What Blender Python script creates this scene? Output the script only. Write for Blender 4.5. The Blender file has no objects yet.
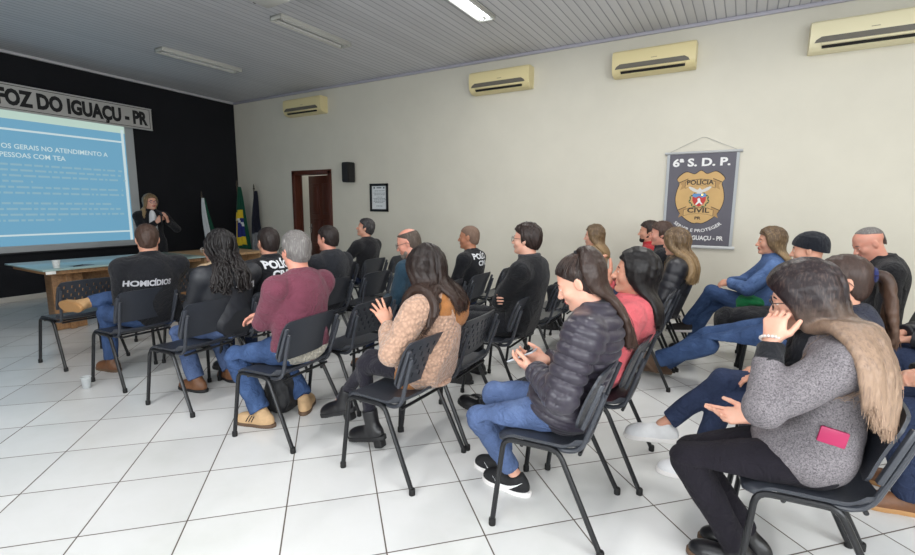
import bpy, bmesh, math, random
import numpy as np
from mathutils import Vector, Matrix

random.seed(7)
RNG = np.random.default_rng(11)
SC = bpy.context.scene
COL = SC.collection
PI = math.pi
F32 = np.float32


def V(*a):
    return np.array(a, dtype=float)


def nrm(v):
    v = np.asarray(v, float)
    return v / (np.linalg.norm(v) + 1e-12)


# ------------------------------------------------------------------ materials
MATS = {}


def new_mat(name):
    m = bpy.data.materials.new(name)
    MATS[name] = m
    m.use_nodes = True
    nt = m.node_tree
    nt.nodes.clear()
    out = nt.nodes.new('ShaderNodeOutputMaterial')
    b = nt.nodes.new('ShaderNodeBsdfPrincipled')
    nt.links.new(b.outputs[0], out.inputs[0])
    return m, nt, b


def srgb(r, g, b):
    def f(c):
        c /= 255.0
        return c / 12.92 if c <= .04045 else ((c + .055) / 1.055) ** 2.4
    return (f(r), f(g), f(b), 1)


def coords(nt, scale=(1, 1, 1), rot=(0, 0, 0)):
    tc = nt.nodes.new('ShaderNodeTexCoord')
    mp = nt.nodes.new('ShaderNodeMapping')
    mp.inputs['Scale'].default_value = scale
    mp.inputs['Rotation'].default_value = rot
    nt.links.new(tc.outputs['Object'], mp.inputs['Vector'])
    return mp.outputs['Vector']


def noise(nt, vec, scale, detail=3, rough=.55):
    n = nt.nodes.new('ShaderNodeTexNoise')
    n.inputs['Scale'].default_value = scale
    n.inputs['Detail'].default_value = detail
    n.inputs['Roughness'].default_value = rough
    nt.links.new(vec, n.inputs['Vector'])
    return n.outputs['Fac']


def ramp(nt, fac, stops):
    r = nt.nodes.new('ShaderNodeValToRGB')
    els = r.color_ramp.elements
    els[0].position, els[0].color = stops[0]
    els[1].position, els[1].color = stops[-1]
    for p, c in stops[1:-1]:
        e = els.new(p)
        e.color = c
    nt.links.new(fac, r.inputs['Fac'])
    return r.outputs['Color']


def bump(nt, bsdf, height, strength=.3, dist=.01):
    b = nt.nodes.new('ShaderNodeBump')
    b.inputs['Strength'].default_value = strength
    b.inputs['Distance'].default_value = dist
    nt.links.new(height, b.inputs['Height'])
    nt.links.new(b.outputs[0], bsdf.inputs['Normal'])


def mul(c, k):
    return (min(1, c[0] * k), min(1, c[1] * k), min(1, c[2] * k), 1)


def plain(name, rgb, rough=.5, metal=0., var=.0, nscale=30, bstr=0., bscale=200, spec=.5, coat=0., trans=0., sheen=0.):
    if name in MATS:
        return MATS[name]
    m, nt, b = new_mat(name)
    c = srgb(*rgb)
    b.inputs['Base Color'].default_value = c
    b.inputs['Roughness'].default_value = rough
    b.inputs['Metallic'].default_value = metal
    b.inputs['Specular IOR Level'].default_value = spec
    b.inputs['Coat Weight'].default_value = coat
    b.inputs['Transmission Weight'].default_value = trans
    b.inputs['Sheen Weight'].default_value = sheen
    if var or bstr:
        vec = coords(nt)
    if var:
        f = noise(nt, vec, nscale)
        col = ramp(nt, f, [(.3, mul(c, 1 - var)), (.7, mul(c, 1 + var))])
        nt.links.new(col, b.inputs['Base Color'])
    if bstr:
        bump(nt, b, noise(nt, vec, bscale, 2), bstr, .004)
    MATS[name] = m
    return m


def folds(nt, vec, fine=420, fine_amt=.12, scale=9.):
    """height for soft creases plus a fine weave"""
    n = nt.nodes.new('ShaderNodeTexNoise')
    n.inputs['Scale'].default_value = scale
    n.inputs['Detail'].default_value = 3.5
    n.inputs['Roughness'].default_value = .5
    n.inputs['Distortion'].default_value = 1.6
    nt.links.new(vec, n.inputs['Vector'])
    a = nt.nodes.new('ShaderNodeMath')
    a.operation = 'SUBTRACT'
    nt.links.new(n.outputs['Fac'], a.inputs[0])
    a.inputs[1].default_value = .5
    b = nt.nodes.new('ShaderNodeMath')
    b.operation = 'ABSOLUTE'
    nt.links.new(a.outputs[0], b.inputs[0])
    m = nt.nodes.new('ShaderNodeMath')
    m.operation = 'MULTIPLY_ADD'
    nt.links.new(noise(nt, vec, fine, 2), m.inputs[0])
    m.inputs[1].default_value = fine_amt
    nt.links.new(b.outputs[0], m.inputs[2])
    return m.outputs[0]


def cloth(name, rgb, var=.12, nscale=14, wscale=420, bstr=.25, rough=.9, sheen=.12):
    m, nt, b = new_mat(name)
    c = srgb(*rgb)
    vec = coords(nt)
    nt.links.new(ramp(nt, noise(nt, vec, nscale), [(.3, mul(c, 1 - var)), (.7, mul(c, 1 + var))]), b.inputs['Base Color'])
    b.inputs['Roughness'].default_value = rough
    b.inputs['Specular IOR Level'].default_value = .25
    b.inputs['Sheen Weight'].default_value = sheen
    bump(nt, b, folds(nt, vec, wscale, .05 + bstr * .2), .85, .035)
    return m


def denim(name, rgb, fade=(1.5, 1.45, 1.35)):
    m, nt, b = new_mat(name)
    c = srgb(*rgb)
    vec = coords(nt)
    f = noise(nt, vec, 7, 5, .6)
    hi = (min(1, c[0] * fade[0]), min(1, c[1] * fade[1]), min(1, c[2] * fade[2]), 1)
    col = ramp(nt, f, [(.34, mul(c, .8)), (.52, c), (.72, hi)])
    f2 = noise(nt, coords(nt, (1, 1, .25), (0, .4, 0)), 500, 2)
    mx = nt.nodes.new('ShaderNodeMixRGB')
    mx.blend_type = 'OVERLAY'
    mx.inputs[0].default_value = .35
    nt.links.new(col, mx.inputs[1])
    nt.links.new(f2, mx.inputs[2])
    nt.links.new(mx.outputs[0], b.inputs['Base Color'])
    b.inputs['Roughness'].default_value = .85
    b.inputs['Specular IOR Level'].default_value = .2
    bump(nt, b, folds(nt, vec, 300, .06, 11.), .9, .03)
    return m


def tweed(name, dark, light):
    m, nt, b = new_mat(name)
    vec = coords(nt)
    f = noise(nt, vec, 260, 2, .8)
    g = noise(nt, vec, 150, 3, .7)
    mm = nt.nodes.new('ShaderNodeMath')
    mm.operation = 'ADD'
    nt.links.new(f, mm.inputs[0])
    nt.links.new(g, mm.inputs[1])
    col = ramp(nt, mm.outputs[0], [(.0, srgb(*dark)), (.8, srgb(*dark)), (1.0, srgb(*light))])
    r = nt.nodes[-1]
    hv = nt.nodes.new('ShaderNodeMath')
    hv.operation = 'MULTIPLY'
    hv.inputs[1].default_value = .5
    nt.links.new(mm.outputs[0], hv.inputs[0])
    for nd in nt.nodes:
        if nd.type == 'VALTORGB':
            nt.links.new(hv.outputs[0], nd.inputs['Fac'])
            nd.color_ramp.elements[0].position = .38
            nd.color_ramp.elements[1].position = .48
            nd.color_ramp.elements[2].position = .62
            nd.color_ramp.elements[1].color = srgb(*[(a + b2) / 2 for a, b2 in zip(dark, light)])
    nt.links.new(col, b.inputs['Base Color'])
    b.inputs['Roughness'].default_value = .95
    b.inputs['Specular IOR Level'].default_value = .15
    bump(nt, b, f, .4, .003)
    return m


def knit(name, rgb):
    m, nt, b = new_mat(name)
    c = srgb(*rgb)
    vec = coords(nt, (1, 1, 1), (.3, .5, 0))
    v = nt.nodes.new('ShaderNodeTexVoronoi')
    v.inputs['Scale'].default_value = 52
    nt.links.new(vec, v.inputs['Vector'])
    col = ramp(nt, v.outputs['Distance'], [(.0, mul(c, 1.12)), (.8, mul(c, .72))])
    nt.links.new(col, b.inputs['Base Color'])
    b.inputs['Roughness'].default_value = .95
    b.inputs['Specular IOR Level'].default_value = .15
    b.inputs['Sheen Weight'].default_value = .3
    iv = nt.nodes.new('ShaderNodeMath')
    iv.operation = 'SUBTRACT'
    iv.inputs[0].default_value = 1
    nt.links.new(v.outputs['Distance'], iv.inputs[1])
    bump(nt, b, iv.outputs[0], .9, .012)
    return m


def skin_mat(name, rgb):
    m, nt, b = new_mat(name)
    c = srgb(*rgb)
    vec = coords(nt)
    f = noise(nt, vec, 22, 3)
    red = (min(1, c[0] * 1.05), c[1] * .86, c[2] * .82, 1)
    col = ramp(nt, f, [(.35, c), (.75, red)])
    nt.links.new(col, b.inputs['Base Color'])
    b.inputs['Roughness'].default_value = .52
    b.inputs['Subsurface Weight'].default_value = .08
    b.inputs['Subsurface Radius'].default_value = (.012, .005, .003)
    b.inputs['Subsurface Scale'].default_value = .5
    bump(nt, b, noise(nt, vec, 300, 2), .08, .002)
    return m


def hair_mat(name, root, tip=None, streak=None, rough=.42, t0=.12, t1=.75):
    """per strand tone (R) and distance along the strand (G) live in a colour attribute"""
    m, nt, b = new_mat(name)
    tip = tip or root
    streak = streak or tuple(min(255, x * 1.25 + 6) for x in root)
    at = nt.nodes.new('ShaderNodeAttribute')
    at.attribute_name = 'tone'
    sp = nt.nodes.new('ShaderNodeSeparateColor')
    nt.links.new(at.outputs['Color'], sp.inputs[0])
    g = ramp(nt, sp.outputs[1], [(t0, srgb(*root)), (t1, srgb(*tip))])
    s = ramp(nt, sp.outputs[0], [(.0, (.6, .6, .6, 1)), (.7, (1.05, 1.05, 1.05, 1)), (1., (1.5, 1.5, 1.5, 1))])
    mx = nt.nodes.new('ShaderNodeMixRGB')
    mx.blend_type = 'MULTIPLY'
    mx.inputs[0].default_value = 1
    nt.links.new(g, mx.inputs[1])
    nt.links.new(s, mx.inputs[2])
    f = noise(nt, coords(nt, (1, 1, .15)), 120, 2)
    m2 = nt.nodes.new('ShaderNodeMixRGB')
    m2.blend_type = 'MIX'
    k = ramp(nt, f, [(.5, (0, 0, 0, 1)), (.75, (.6, .6, .6, 1))])
    nt.links.new(k, m2.inputs[0])
    nt.links.new(mx.outputs[0], m2.inputs[1])
    m2.inputs[2].default_value = srgb(*streak)
    nt.links.new(m2.outputs[0], b.inputs['Base Color'])
    b.inputs['Roughness'].default_value = rough
    b.inputs['Specular IOR Level'].default_value = .35
    bump(nt, b, noise(nt, coords(nt, (1, 1, .3)), 180, 3), .5, .004)
    return m


# ------------------------------------------------------------------ mesh helpers
def link(name, me, mat=None, parent=None):
    o = bpy.data.objects.new(name, me)
    COL.objects.link(o)
    if mat is not None and me is not None and len(me.materials) == 0:
        for mm in (mat if isinstance(mat, (list, tuple)) else [mat]):
            me.materials.append(mm)
    if parent is not None:
        o.parent = parent
    return o


def tag(o, label=None, cat=None, group=None, kind=None):
    if label:
        o['label'] = label
    if cat:
        o['category'] = cat
    if group:
        o['group'] = group
    if kind:
        o['kind'] = kind
    return o


def empty(name, loc, rz=0, label=None, cat=None, group=None):
    o = bpy.data.objects.new(name, None)
    COL.objects.link(o)
    o.empty_display_size = .1
    o.location = loc
    o.rotation_euler = (0, 0, rz)
    return tag(o, label, cat, group)


def quad_mesh(name, verts, quads, smooth=True):
    verts = np.asarray(verts, F32)
    quads = np.asarray(quads, np.int32)
    me = bpy.data.meshes.new(name)
    n = quads.shape[1]
    me.vertices.add(len(verts))
    me.vertices.foreach_set('co', verts.ravel())
    me.loops.add(quads.size)
    me.loops.foreach_set('vertex_index', quads.ravel())
    me.polygons.add(len(quads))
    me.polygons.foreach_set('loop_start', np.arange(0, quads.size, n, dtype=np.int32))
    me.polygons.foreach_set('loop_total', np.full(len(quads), n, np.int32))
    me.update(calc_edges=True)
    if smooth:
        me.polygons.foreach_set('use_smooth', np.ones(len(quads), bool))
    return me


def smooth_by_angle(me, deg=35):
    try:
        me.shade_smooth = True
    except Exception:
        pass
    bm = bmesh.new()
    bm.from_mesh(me)
    for f in bm.faces:
        f.smooth = True
    lim = math.radians(deg)
    for e in bm.edges:
        if len(e.link_faces) == 2 and e.calc_face_angle(0) > lim:
            e.smooth = False
    bm.to_mesh(me)
    bm.free()


class MB:
    """collects shapes into one mesh"""

    def __init__(self):
        self.bm = bmesh.new()

    def box(self, c, s, bev=0., rot=None, seg=2):
        r = bmesh.ops.create_cube(self.bm, size=1)
        vs = r['verts']
        for v in vs:
            v.co = Vector((v.co.x * s[0], v.co.y * s[1], v.co.z * s[2]))
        if bev > 0:
            es = list({e for v in vs for e in v.link_edges})
            rr = bmesh.ops.bevel(self.bm, geom=es, offset=min(bev, min(s) * .49), segments=seg, profile=.5, affect='EDGES')
            vs = list({v for v in rr['verts']} | {v for f in rr['faces'] for v in f.verts} | set(v for v in vs if v.is_valid))
        M = Matrix.Translation(Vector(c))
        if rot is not None:
            M = M @ (rot.to_4x4() if isinstance(rot, Matrix) else Matrix(rot).to_4x4())
        for v in vs:
            v.co = M @ v.co
        return self

    def tube(self, pts, r, seg=10, cap=True, flat=1.0):
        """round tube through pts, r a number or one per point"""
        pts = [Vector(p) for p in pts]
        n = len(pts)
        rs = [r] * n if isinstance(r, (int, float)) else r
        T = []
        for i in range(n):
            a = pts[max(0, i - 1)]
            b = pts[min(n - 1, i + 1)]
            T.append((b - a).normalized())
        ref = Vector((0, 0, 1)) if abs(T[0].z) < .9 else Vector((0, 1, 0))
        A = T[0].cross(ref).normalized()
        rings = []
        for i in range(n):
            A = (A - T[i] * A.dot(T[i])).normalized()
            B = T[i].cross(A)
            rings.append([self.bm.verts.new(pts[i] + (A * math.cos(2 * PI * k / seg) + B * math.sin(2 * PI * k / seg) * flat) * rs[i]) for k in range(seg)])
        for i in range(n - 1):
            for k in range(seg):
                self.bm.faces.new((rings[i][k], rings[i][(k + 1) % seg], rings[i + 1][(k + 1) % seg], rings[i + 1][k]))
        if cap:
            self.bm.faces.new(rings[0][::-1])
            self.bm.faces.new(rings[-1])
        return self

    def lathe(self, prof, c=(0, 0, 0), seg=24, M=None):
        rings = []
        c = Vector(c)
        for r, z in prof:
            ring = []
            for k in range(seg):
                p = Vector((r * math.cos(2 * PI * k / seg), r * math.sin(2 * PI * k / seg), z))
                if M is not None:
                    p = M @ p
                ring.append(self.bm.verts.new(c + p))
            rings.append(ring)
        for i in range(len(rings) - 1):
            for k in range(seg):
                self.bm.faces.new((rings[i][k], rings[i][(k + 1) % seg], rings[i + 1][(k + 1) % seg], rings[i + 1][k]))
        self.bm.faces.new(rings[0][::-1])
        self.bm.faces.new(rings[-1])
        return self

    def prism(self, poly, z0, z1, M=None):
        """poly in xy, extruded z0..z1, then M"""
        M = M or Matrix.Identity(4)
        lo = [self.bm.verts.new(M @ Vector((p[0], p[1], z0))) for p in poly]
        hi = [self.bm.verts.new(M @ Vector((p[0], p[1], z1))) for p in poly]
        n = len(poly)
        self.bm.faces.new(lo[::-1])
        self.bm.faces.new(hi)
        for i in range(n):
            self.bm.faces.new((lo[i], lo[(i + 1) % n], hi[(i + 1) % n], hi[i]))
        return self

    def ball(self, c, r, seg=16, scale=(1, 1, 1)):
        rr = bmesh.ops.create_uvsphere(self.bm, u_segments=seg, v_segments=max(6, seg // 2), radius=r)
        for v in rr['verts']:
            v.co = Vector((v.co.x * scale[0], v.co.y * scale[1], v.co.z * scale[2])) + Vector(c)
        return self

    def build(self, name, mat, parent=None, smooth=35):
        bmesh.ops.recalc_face_normals(self.bm, faces=self.bm.faces[:])
        me = bpy.data.meshes.new(name)
        self.bm.to_mesh(me)
        self.bm.free()
        if smooth:
            smooth_by_angle(me, smooth)
        return link(name, me, mat, parent)


def bez(p0, p1, p2, n=6):
    return [tuple((1 - t) ** 2 * np.array(p0) + 2 * t * (1 - t) * np.array(p1) + t * t * np.array(p2)) for t in np.linspace(0, 1, n)]


def rounded_path(pts, r, n=5):
    out = [tuple(pts[0])]
    for i in range(1, len(pts) - 1):
        p = np.array(pts[i], float)
        a = nrm(np.array(pts[i - 1]) - p) * r
        b = nrm(np.array(pts[i + 1]) - p) * r
        out += bez(p + a, p, p + b, n)
    out.append(tuple(pts[-1]))
    return out


def text_geo(txt, bold=.0, extrude=.0, shear=0.):
    """flat letter shapes: vertices (x right, y up, z out) and faces, cap height about 0.7"""
    cu = bpy.data.curves.new('lettering', 'FONT')
    cu.body = txt
    cu.size = 1
    cu.offset = bold
    cu.extrude = extrude
    cu.shear = shear
    cu.resolution_u = 3
    ob = bpy.data.objects.new('lettering', cu)
    COL.objects.link(ob)
    bpy.context.view_layer.update()
    dg = bpy.context.evaluated_depsgraph_get()
    me = bpy.data.meshes.new_from_object(ob.evaluated_get(dg))
    vs = np.array([v.co[:] for v in me.vertices])
    fs = [tuple(p.vertices) for p in me.polygons]
    bpy.data.objects.remove(ob)
    bpy.data.curves.remove(cu)
    bpy.data.meshes.remove(me)
    return vs, fs


def text_on(txt, org, right, up, width, height, name, mat, parent=None, bold=.0, thick=.002, shear=0., arc=None, align='l'):
    """letters with lower-left (or centre) at org filling width x height; arc = radius bends them round a centre above"""
    vs, fs = text_geo(txt, bold, .5, shear)
    lo, hi = vs.min(0), vs.max(0)
    x = (vs[:, 0] - lo[0]) / (hi[0] - lo[0]) * width
    y = (vs[:, 1] - 0.) / .72 * height
    z = (vs[:, 2] / .5 * .5 + .5) * thick
    if align == 'c':
        x = x - width / 2
    right, up = nrm(right), nrm(up)
    n = np.cross(right, up)
    if arc:
        a = x / arc
        x, y = np.sin(a) * (arc - y), arc - np.cos(a) * (arc - y)
    P = np.asarray(org)[None] + x[:, None] * right + y[:, None] * up + z[:, None] * n
    me = bpy.data.meshes.new(name)
    me.from_pydata([tuple(p) for p in P], [], fs)
    me.update()
    return link(name, me, mat, parent)


# ------------------------------------------------------------------ signed distance bodies
# a shape is a list of primitives joined smoothly; polygonize() turns it into one closed quad mesh
def cap(a, b, ra, rb=None, k=.02, op=1, flat=False, ridge=None, clip=None):
    a = np.asarray(a, float)
    b = np.asarray(b, float)
    rb = ra if rb is None else rb
    return dict(t=0, a=a, ba=b - a, L2=max(1e-9, float((b - a) @ (b - a))), ra=ra, rb=rb, k=k, op=op, flat=flat, ridge=ridge, clip=clip,
                c=(a + b) / 2, R=np.linalg.norm(b - a) / 2 + max(ra, rb))


def ell(c, r, M=None, k=.02, op=1, ridge=None, clip=None):
    c = np.asarray(c, float)
    r = np.asarray(r, float)
    return dict(t=1, c=c, r=r, M=np.eye(3) if M is None else np.asarray(M, float), k=k, op=op, R=float(r.max()), ridge=ridge, clip=clip)


def ring(c, axis, R, r, h=0., k=.01, M=None, sx=1.0):
    """upright band: radius R, thickness r, half height h; sx stretches along the first axis of M"""
    return dict(t=2, c=np.asarray(c, float), M=M, Rr=R, r=r, h=h, k=k, op=1, R=R * max(1, sx) + r + h, ridge=None, clip=None, sx=sx)


def ev(p, P):
    t = p['t']
    if t == 0:
        pa = P - p['a'].astype(F32)
        h = (pa @ p['ba'].astype(F32)) / F32(p['L2'])
        hc = np.clip(h, 0, 1)
        q = pa - hc[:, None] * p['ba'].astype(F32)
        d = np.sqrt(np.einsum('ij,ij->i', q, q)) - (p['ra'] + (p['rb'] - p['ra']) * hc)
        if p['ridge']:
            A, spc = p['ridge']
            L = math.sqrt(p['L2'])
            d = d - A * (np.abs(np.sin(PI * h * L / spc)) ** .6 - .6)
        if p['flat']:
            d = np.maximum(d, (h - 1) * math.sqrt(p['L2']))
    elif t == 1:
        q = (P - p['c'].astype(F32)) @ p['M'].astype(F32)
        qr = q / p['r'].astype(F32)
        k0 = np.sqrt(np.einsum('ij,ij->i', qr, qr))
        qq = qr / p['r'].astype(F32)
        k1 = np.sqrt(np.einsum('ij,ij->i', qq, qq))
        d = k0 * (k0 - 1) / np.maximum(k1, 1e-6)
        if p['ridge']:
            A, spc = p['ridge']
            d = d - A * (np.abs(np.sin(PI * q[:, 2] / spc)) ** .6 - .6)
    else:
        q = (P - p['c'].astype(F32)) @ p['M'].astype(F32)
        rho = np.sqrt((q[:, 0] / p['sx']) ** 2 + q[:, 1] ** 2) - p['Rr']
        dz = np.maximum(np.abs(q[:, 2]) - p['h'], 0)
        d = np.sqrt(rho * rho + dz * dz) - p['r']
    if p['clip'] is not None:
        n, off = p['clip']
        d = np.maximum(d, off - P @ np.asarray(n, F32))
    return d


def sdf(prims, P):
    P = np.asarray(P, F32)
    d = np.full(len(P), 1., F32)
    for p in prims:
        e = ev(p, P)
        k = p['k']
        if p['op'] > 0:
            h = np.maximum(k - np.abs(d - e), 0) / k
            d = np.minimum(d, e) - h * h * k * .25
        else:
            e = -e
            h = np.maximum(k - np.abs(d - e), 0) / k
            d = np.maximum(d, e) + h * h * k * .25
    return d


def polygonize(prims, vox, post=None, margin=.02):
    lo = np.min([p['c'] - p['R'] for p in prims if p['op'] > 0], 0) - margin
    hi = np.max([p['c'] + p['R'] for p in prims if p['op'] > 0], 0) + margin
    B = 10
    nb = np.ceil((hi - lo) / (vox * B)).astype(int)
    n = nb * B
    G = np.full(n, 1., F32)
    bi = np.stack(np.meshgrid(*[np.arange(k) for k in nb], indexing='ij'), -1).reshape(-1, 3)
    cen = (lo + (bi * B + (B - 1) / 2) * vox).astype(F32)
    half = vox * B * .5 * 1.733
    dc = sdf(prims, cen)
    if post is not None:
        dcp = post(cen, dc.copy())
    else:
        dcp = dc
    act = np.minimum(np.abs(dc), np.abs(dcp)) < half * 1.45 + .012
    off = np.stack(np.meshgrid(*[np.arange(B)] * 3, indexing='ij'), -1).reshape(-1, 3)
    offv = (off * vox).astype(F32)
    pc = np.array([p['c'] for p in prims])
    pR = np.array([p['R'] + p['k'] for p in prims])
    for q in range(len(bi)):
        i0, i1, i2 = bi[q] * B
        if not act[q]:
            G[i0:i0 + B, i1:i1 + B, i2:i2 + B] = dcp[q]
            continue
        near = np.nonzero(np.linalg.norm(pc - cen[q], axis=1) < pR + half + .03)[0]
        P = (lo + bi[q] * B * vox).astype(F32) + offv
        d = sdf([prims[z] for z in near], P) if len(near) else np.full(len(P), 1., F32)
        if post is not None:
            d = post(P, d)
        G[i0:i0 + B, i1:i1 + B, i2:i2 + B] = d.reshape(B, B, B)
    G[0] = G[-1] = 1
    G[:, 0] = G[:, -1] = 1
    G[:, :, 0] = G[:, :, -1] = 1
    ins = G < 0
    c8 = [ins[a:n[0] - 1 + a, b:n[1] - 1 + b, c:n[2] - 1 + c] for a in (0, 1) for b in (0, 1) for c in (0, 1)]
    anyi = c8[0] | c8[1] | c8[2] | c8[3] | c8[4] | c8[5] | c8[6] | c8[7]
    alli = c8[0] & c8[1] & c8[2] & c8[3] & c8[4] & c8[5] & c8[6] & c8[7]
    cells = np.argwhere(anyi & ~alli)
    if len(cells) == 0:
        return np.zeros((0, 3)), np.zeros((0, 4), int)
    idx = np.full(n - 1, -1, np.int32)
    idx[cells[:, 0], cells[:, 1], cells[:, 2]] = np.arange(len(cells))
    acc = np.zeros((len(cells), 3))
    cnt = np.zeros(len(cells))
    cor = [(a, b, c) for a in (0, 1) for b in (0, 1) for c in (0, 1)]
    val = {c: G[cells[:, 0] + c[0], cells[:, 1] + c[1], cells[:, 2] + c[2]] for c in cor}
    for c in cor:
        for ax in range(3):
            if c[ax] == 0:
                e = list(c)
                e[ax] = 1
                a, b = val[c], val[tuple(e)]
                m = (a < 0) != (b < 0)
                t = np.where(m, a / np.where(m, a - b, 1), 0)
                pos = np.tile(np.array(c, float), (len(cells), 1))
                pos[:, ax] += t
                acc += pos * m[:, None]
                cnt += m
    verts = lo + (cells + acc / cnt[:, None]) * vox
    quads = []
    for ax in range(3):
        u, v = (ax + 1) % 3, (ax + 2) % 3
        sl0 = [slice(1, n[i] - 1) for i in range(3)]
        sl1 = list(sl0)
        sl0[ax] = slice(0, n[ax] - 1)
        sl1[ax] = slice(1, n[ax])
        A = ins[tuple(sl0)]
        Bq = ins[tuple(sl1)]
        e = np.argwhere(A != Bq)
        if len(e) == 0:
            continue
        fl = A[e[:, 0], e[:, 1], e[:, 2]]
        e = e + 1
        e[:, ax] -= 1
        du = np.zeros(3, int)
        du[u] = 1
        dv = np.zeros(3, int)
        dv[v] = 1
        g = lambda s: idx[s[:, 0], s[:, 1], s[:, 2]]
        q = np.stack([g(e - du - dv), g(e - dv), g(e), g(e - du)], 1)
        q[~fl] = q[~fl][:, ::-1]
        quads.append(q)
    quads = np.concatenate(quads)
    quads = quads[(quads >= 0).all(1)]
    return verts, quads


def sdf_obj(name, prims, vox, mat, parent=None, post=None, mat_of=None):
    v, q = polygonize(prims, vox, post)
    me = quad_mesh(name, v, q)
    o = link(name, me, mat, parent)
    if mat_of is not None and len(q):
        cen = v[q].mean(1)
        me.polygons.foreach_set('material_index', mat_of(cen).astype(np.int32))
    return o


def wrinkler(amp, fr, seed, stretch=(1, 1, 1)):
    r = np.random.default_rng(seed)
    D = [nrm(r.normal(size=3)) * np.array(stretch) for _ in range(5)]
    ph = r.uniform(0, 6.28, 5)

    def f(P):
        w = np.sin(P @ (D[3] * fr * .45).astype(F32) + ph[3]) * 1.3
        s = 0
        for i in range(3):
            q = np.sin(P @ (D[i] * fr * (.7 + .45 * i)).astype(F32) + ph[i] + w)
            s = s + (1.2 - 2 * np.abs(q) ** .8 + .4 * q) / (1 + .5 * i)
        return s * amp * .5
    return f


def tubes_mesh(name, Pth, rad, m=4, tone=None, taper=.35, prof=None):
    """Pth (N,n,3) polylines -> one mesh of tapered tubes; tone (N,) stored with the length fraction"""
    N, n, _ = Pth.shape
    T = np.gradient(Pth, axis=1)
    T /= np.linalg.norm(T, axis=2, keepdims=True) + 1e-9
    ref = np.where(np.abs(T[:, :1, 2:3]) > .95, np.array([1., .2, 0]), np.array([0, 0, 1.]))
    ref = np.broadcast_to(np.array([.31, .77, .2]), T.shape) if True else ref
    A = np.cross(T, ref)
    A /= np.linalg.norm(A, axis=2, keepdims=True) + 1e-9
    Bv = np.cross(T, A)
    t = np.linspace(0, 1, n)
    r = (np.asarray(rad).reshape(-1, 1) * (1 - (1 - taper) * t ** 2)[None]) if prof is None else np.asarray(rad).reshape(-1, 1) * prof[None]
    ang = np.arange(m) * 2 * PI / m
    R = Pth[:, :, None, :] + r[:, :, None, None] * (A[:, :, None, :] * np.cos(ang)[None, None, :, None] + Bv[:, :, None, :] * np.sin(ang)[None, None, :, None])
    verts = R.reshape(-1, 3)
    i = np.arange(N)[:, None, None] * n * m
    j = np.arange(n - 1)[None, :, None] * m
    k = np.arange(m)[None, None, :]
    k2 = (k + 1) % m
    q = np.stack([i + j + k, i + j + k2, i + j + m + k2, i + j + m + k], -1).reshape(-1, 4)
    capq = []
    me = quad_mesh(name, verts, q)
    at = me.color_attributes.new('tone', 'FLOAT_COLOR', 'POINT')
    tn = np.zeros((N, n, m, 4), F32)
    tn[..., 0] = (RNG.random(N) if tone is None else tone)[:, None, None]
    tn[..., 1] = t[None, :, None]
    tn[..., 3] = 1
    at.data.foreach_set('color', tn.ravel())
    return me


def tone_fill(me, r=.5, g=0.):
    at = me.color_attributes.new('tone', 'FLOAT_COLOR', 'POINT')
    a = np.tile(np.array([r, g, 0, 1], F32), (len(me.vertices), 1))
    at.data.foreach_set('color', a.ravel())


def copy_tree(o, parent=None):
    c = o.copy()
    COL.objects.link(c)
    if parent is not None:
        c.parent = parent
    for ch in list(o.children):
        copy_tree(ch, c)
    return c
# ------------------------------------------------------------------ people
def ik(a, tgt, l1, l2, pole):
    a, tgt = np.asarray(a, float), np.asarray(tgt, float)
    d = tgt - a
    L = np.linalg.norm(d)
    u = d / L
    L = min(L, (l1 + l2) * .998)
    x = (l1 * l1 - l2 * l2 + L * L) / (2 * L)
    h = math.sqrt(max(1e-6, l1 * l1 - x * x))
    p = np.asarray(pole, float)
    p = nrm(p - u * (p @ u))
    return a + u * x + p * h, a + u * L


SEAT = ((0, 0, 1), .452)
SMATS = {}


def rot2(v, w, ang):
    return v * math.cos(ang) + w * math.sin(ang)


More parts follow.
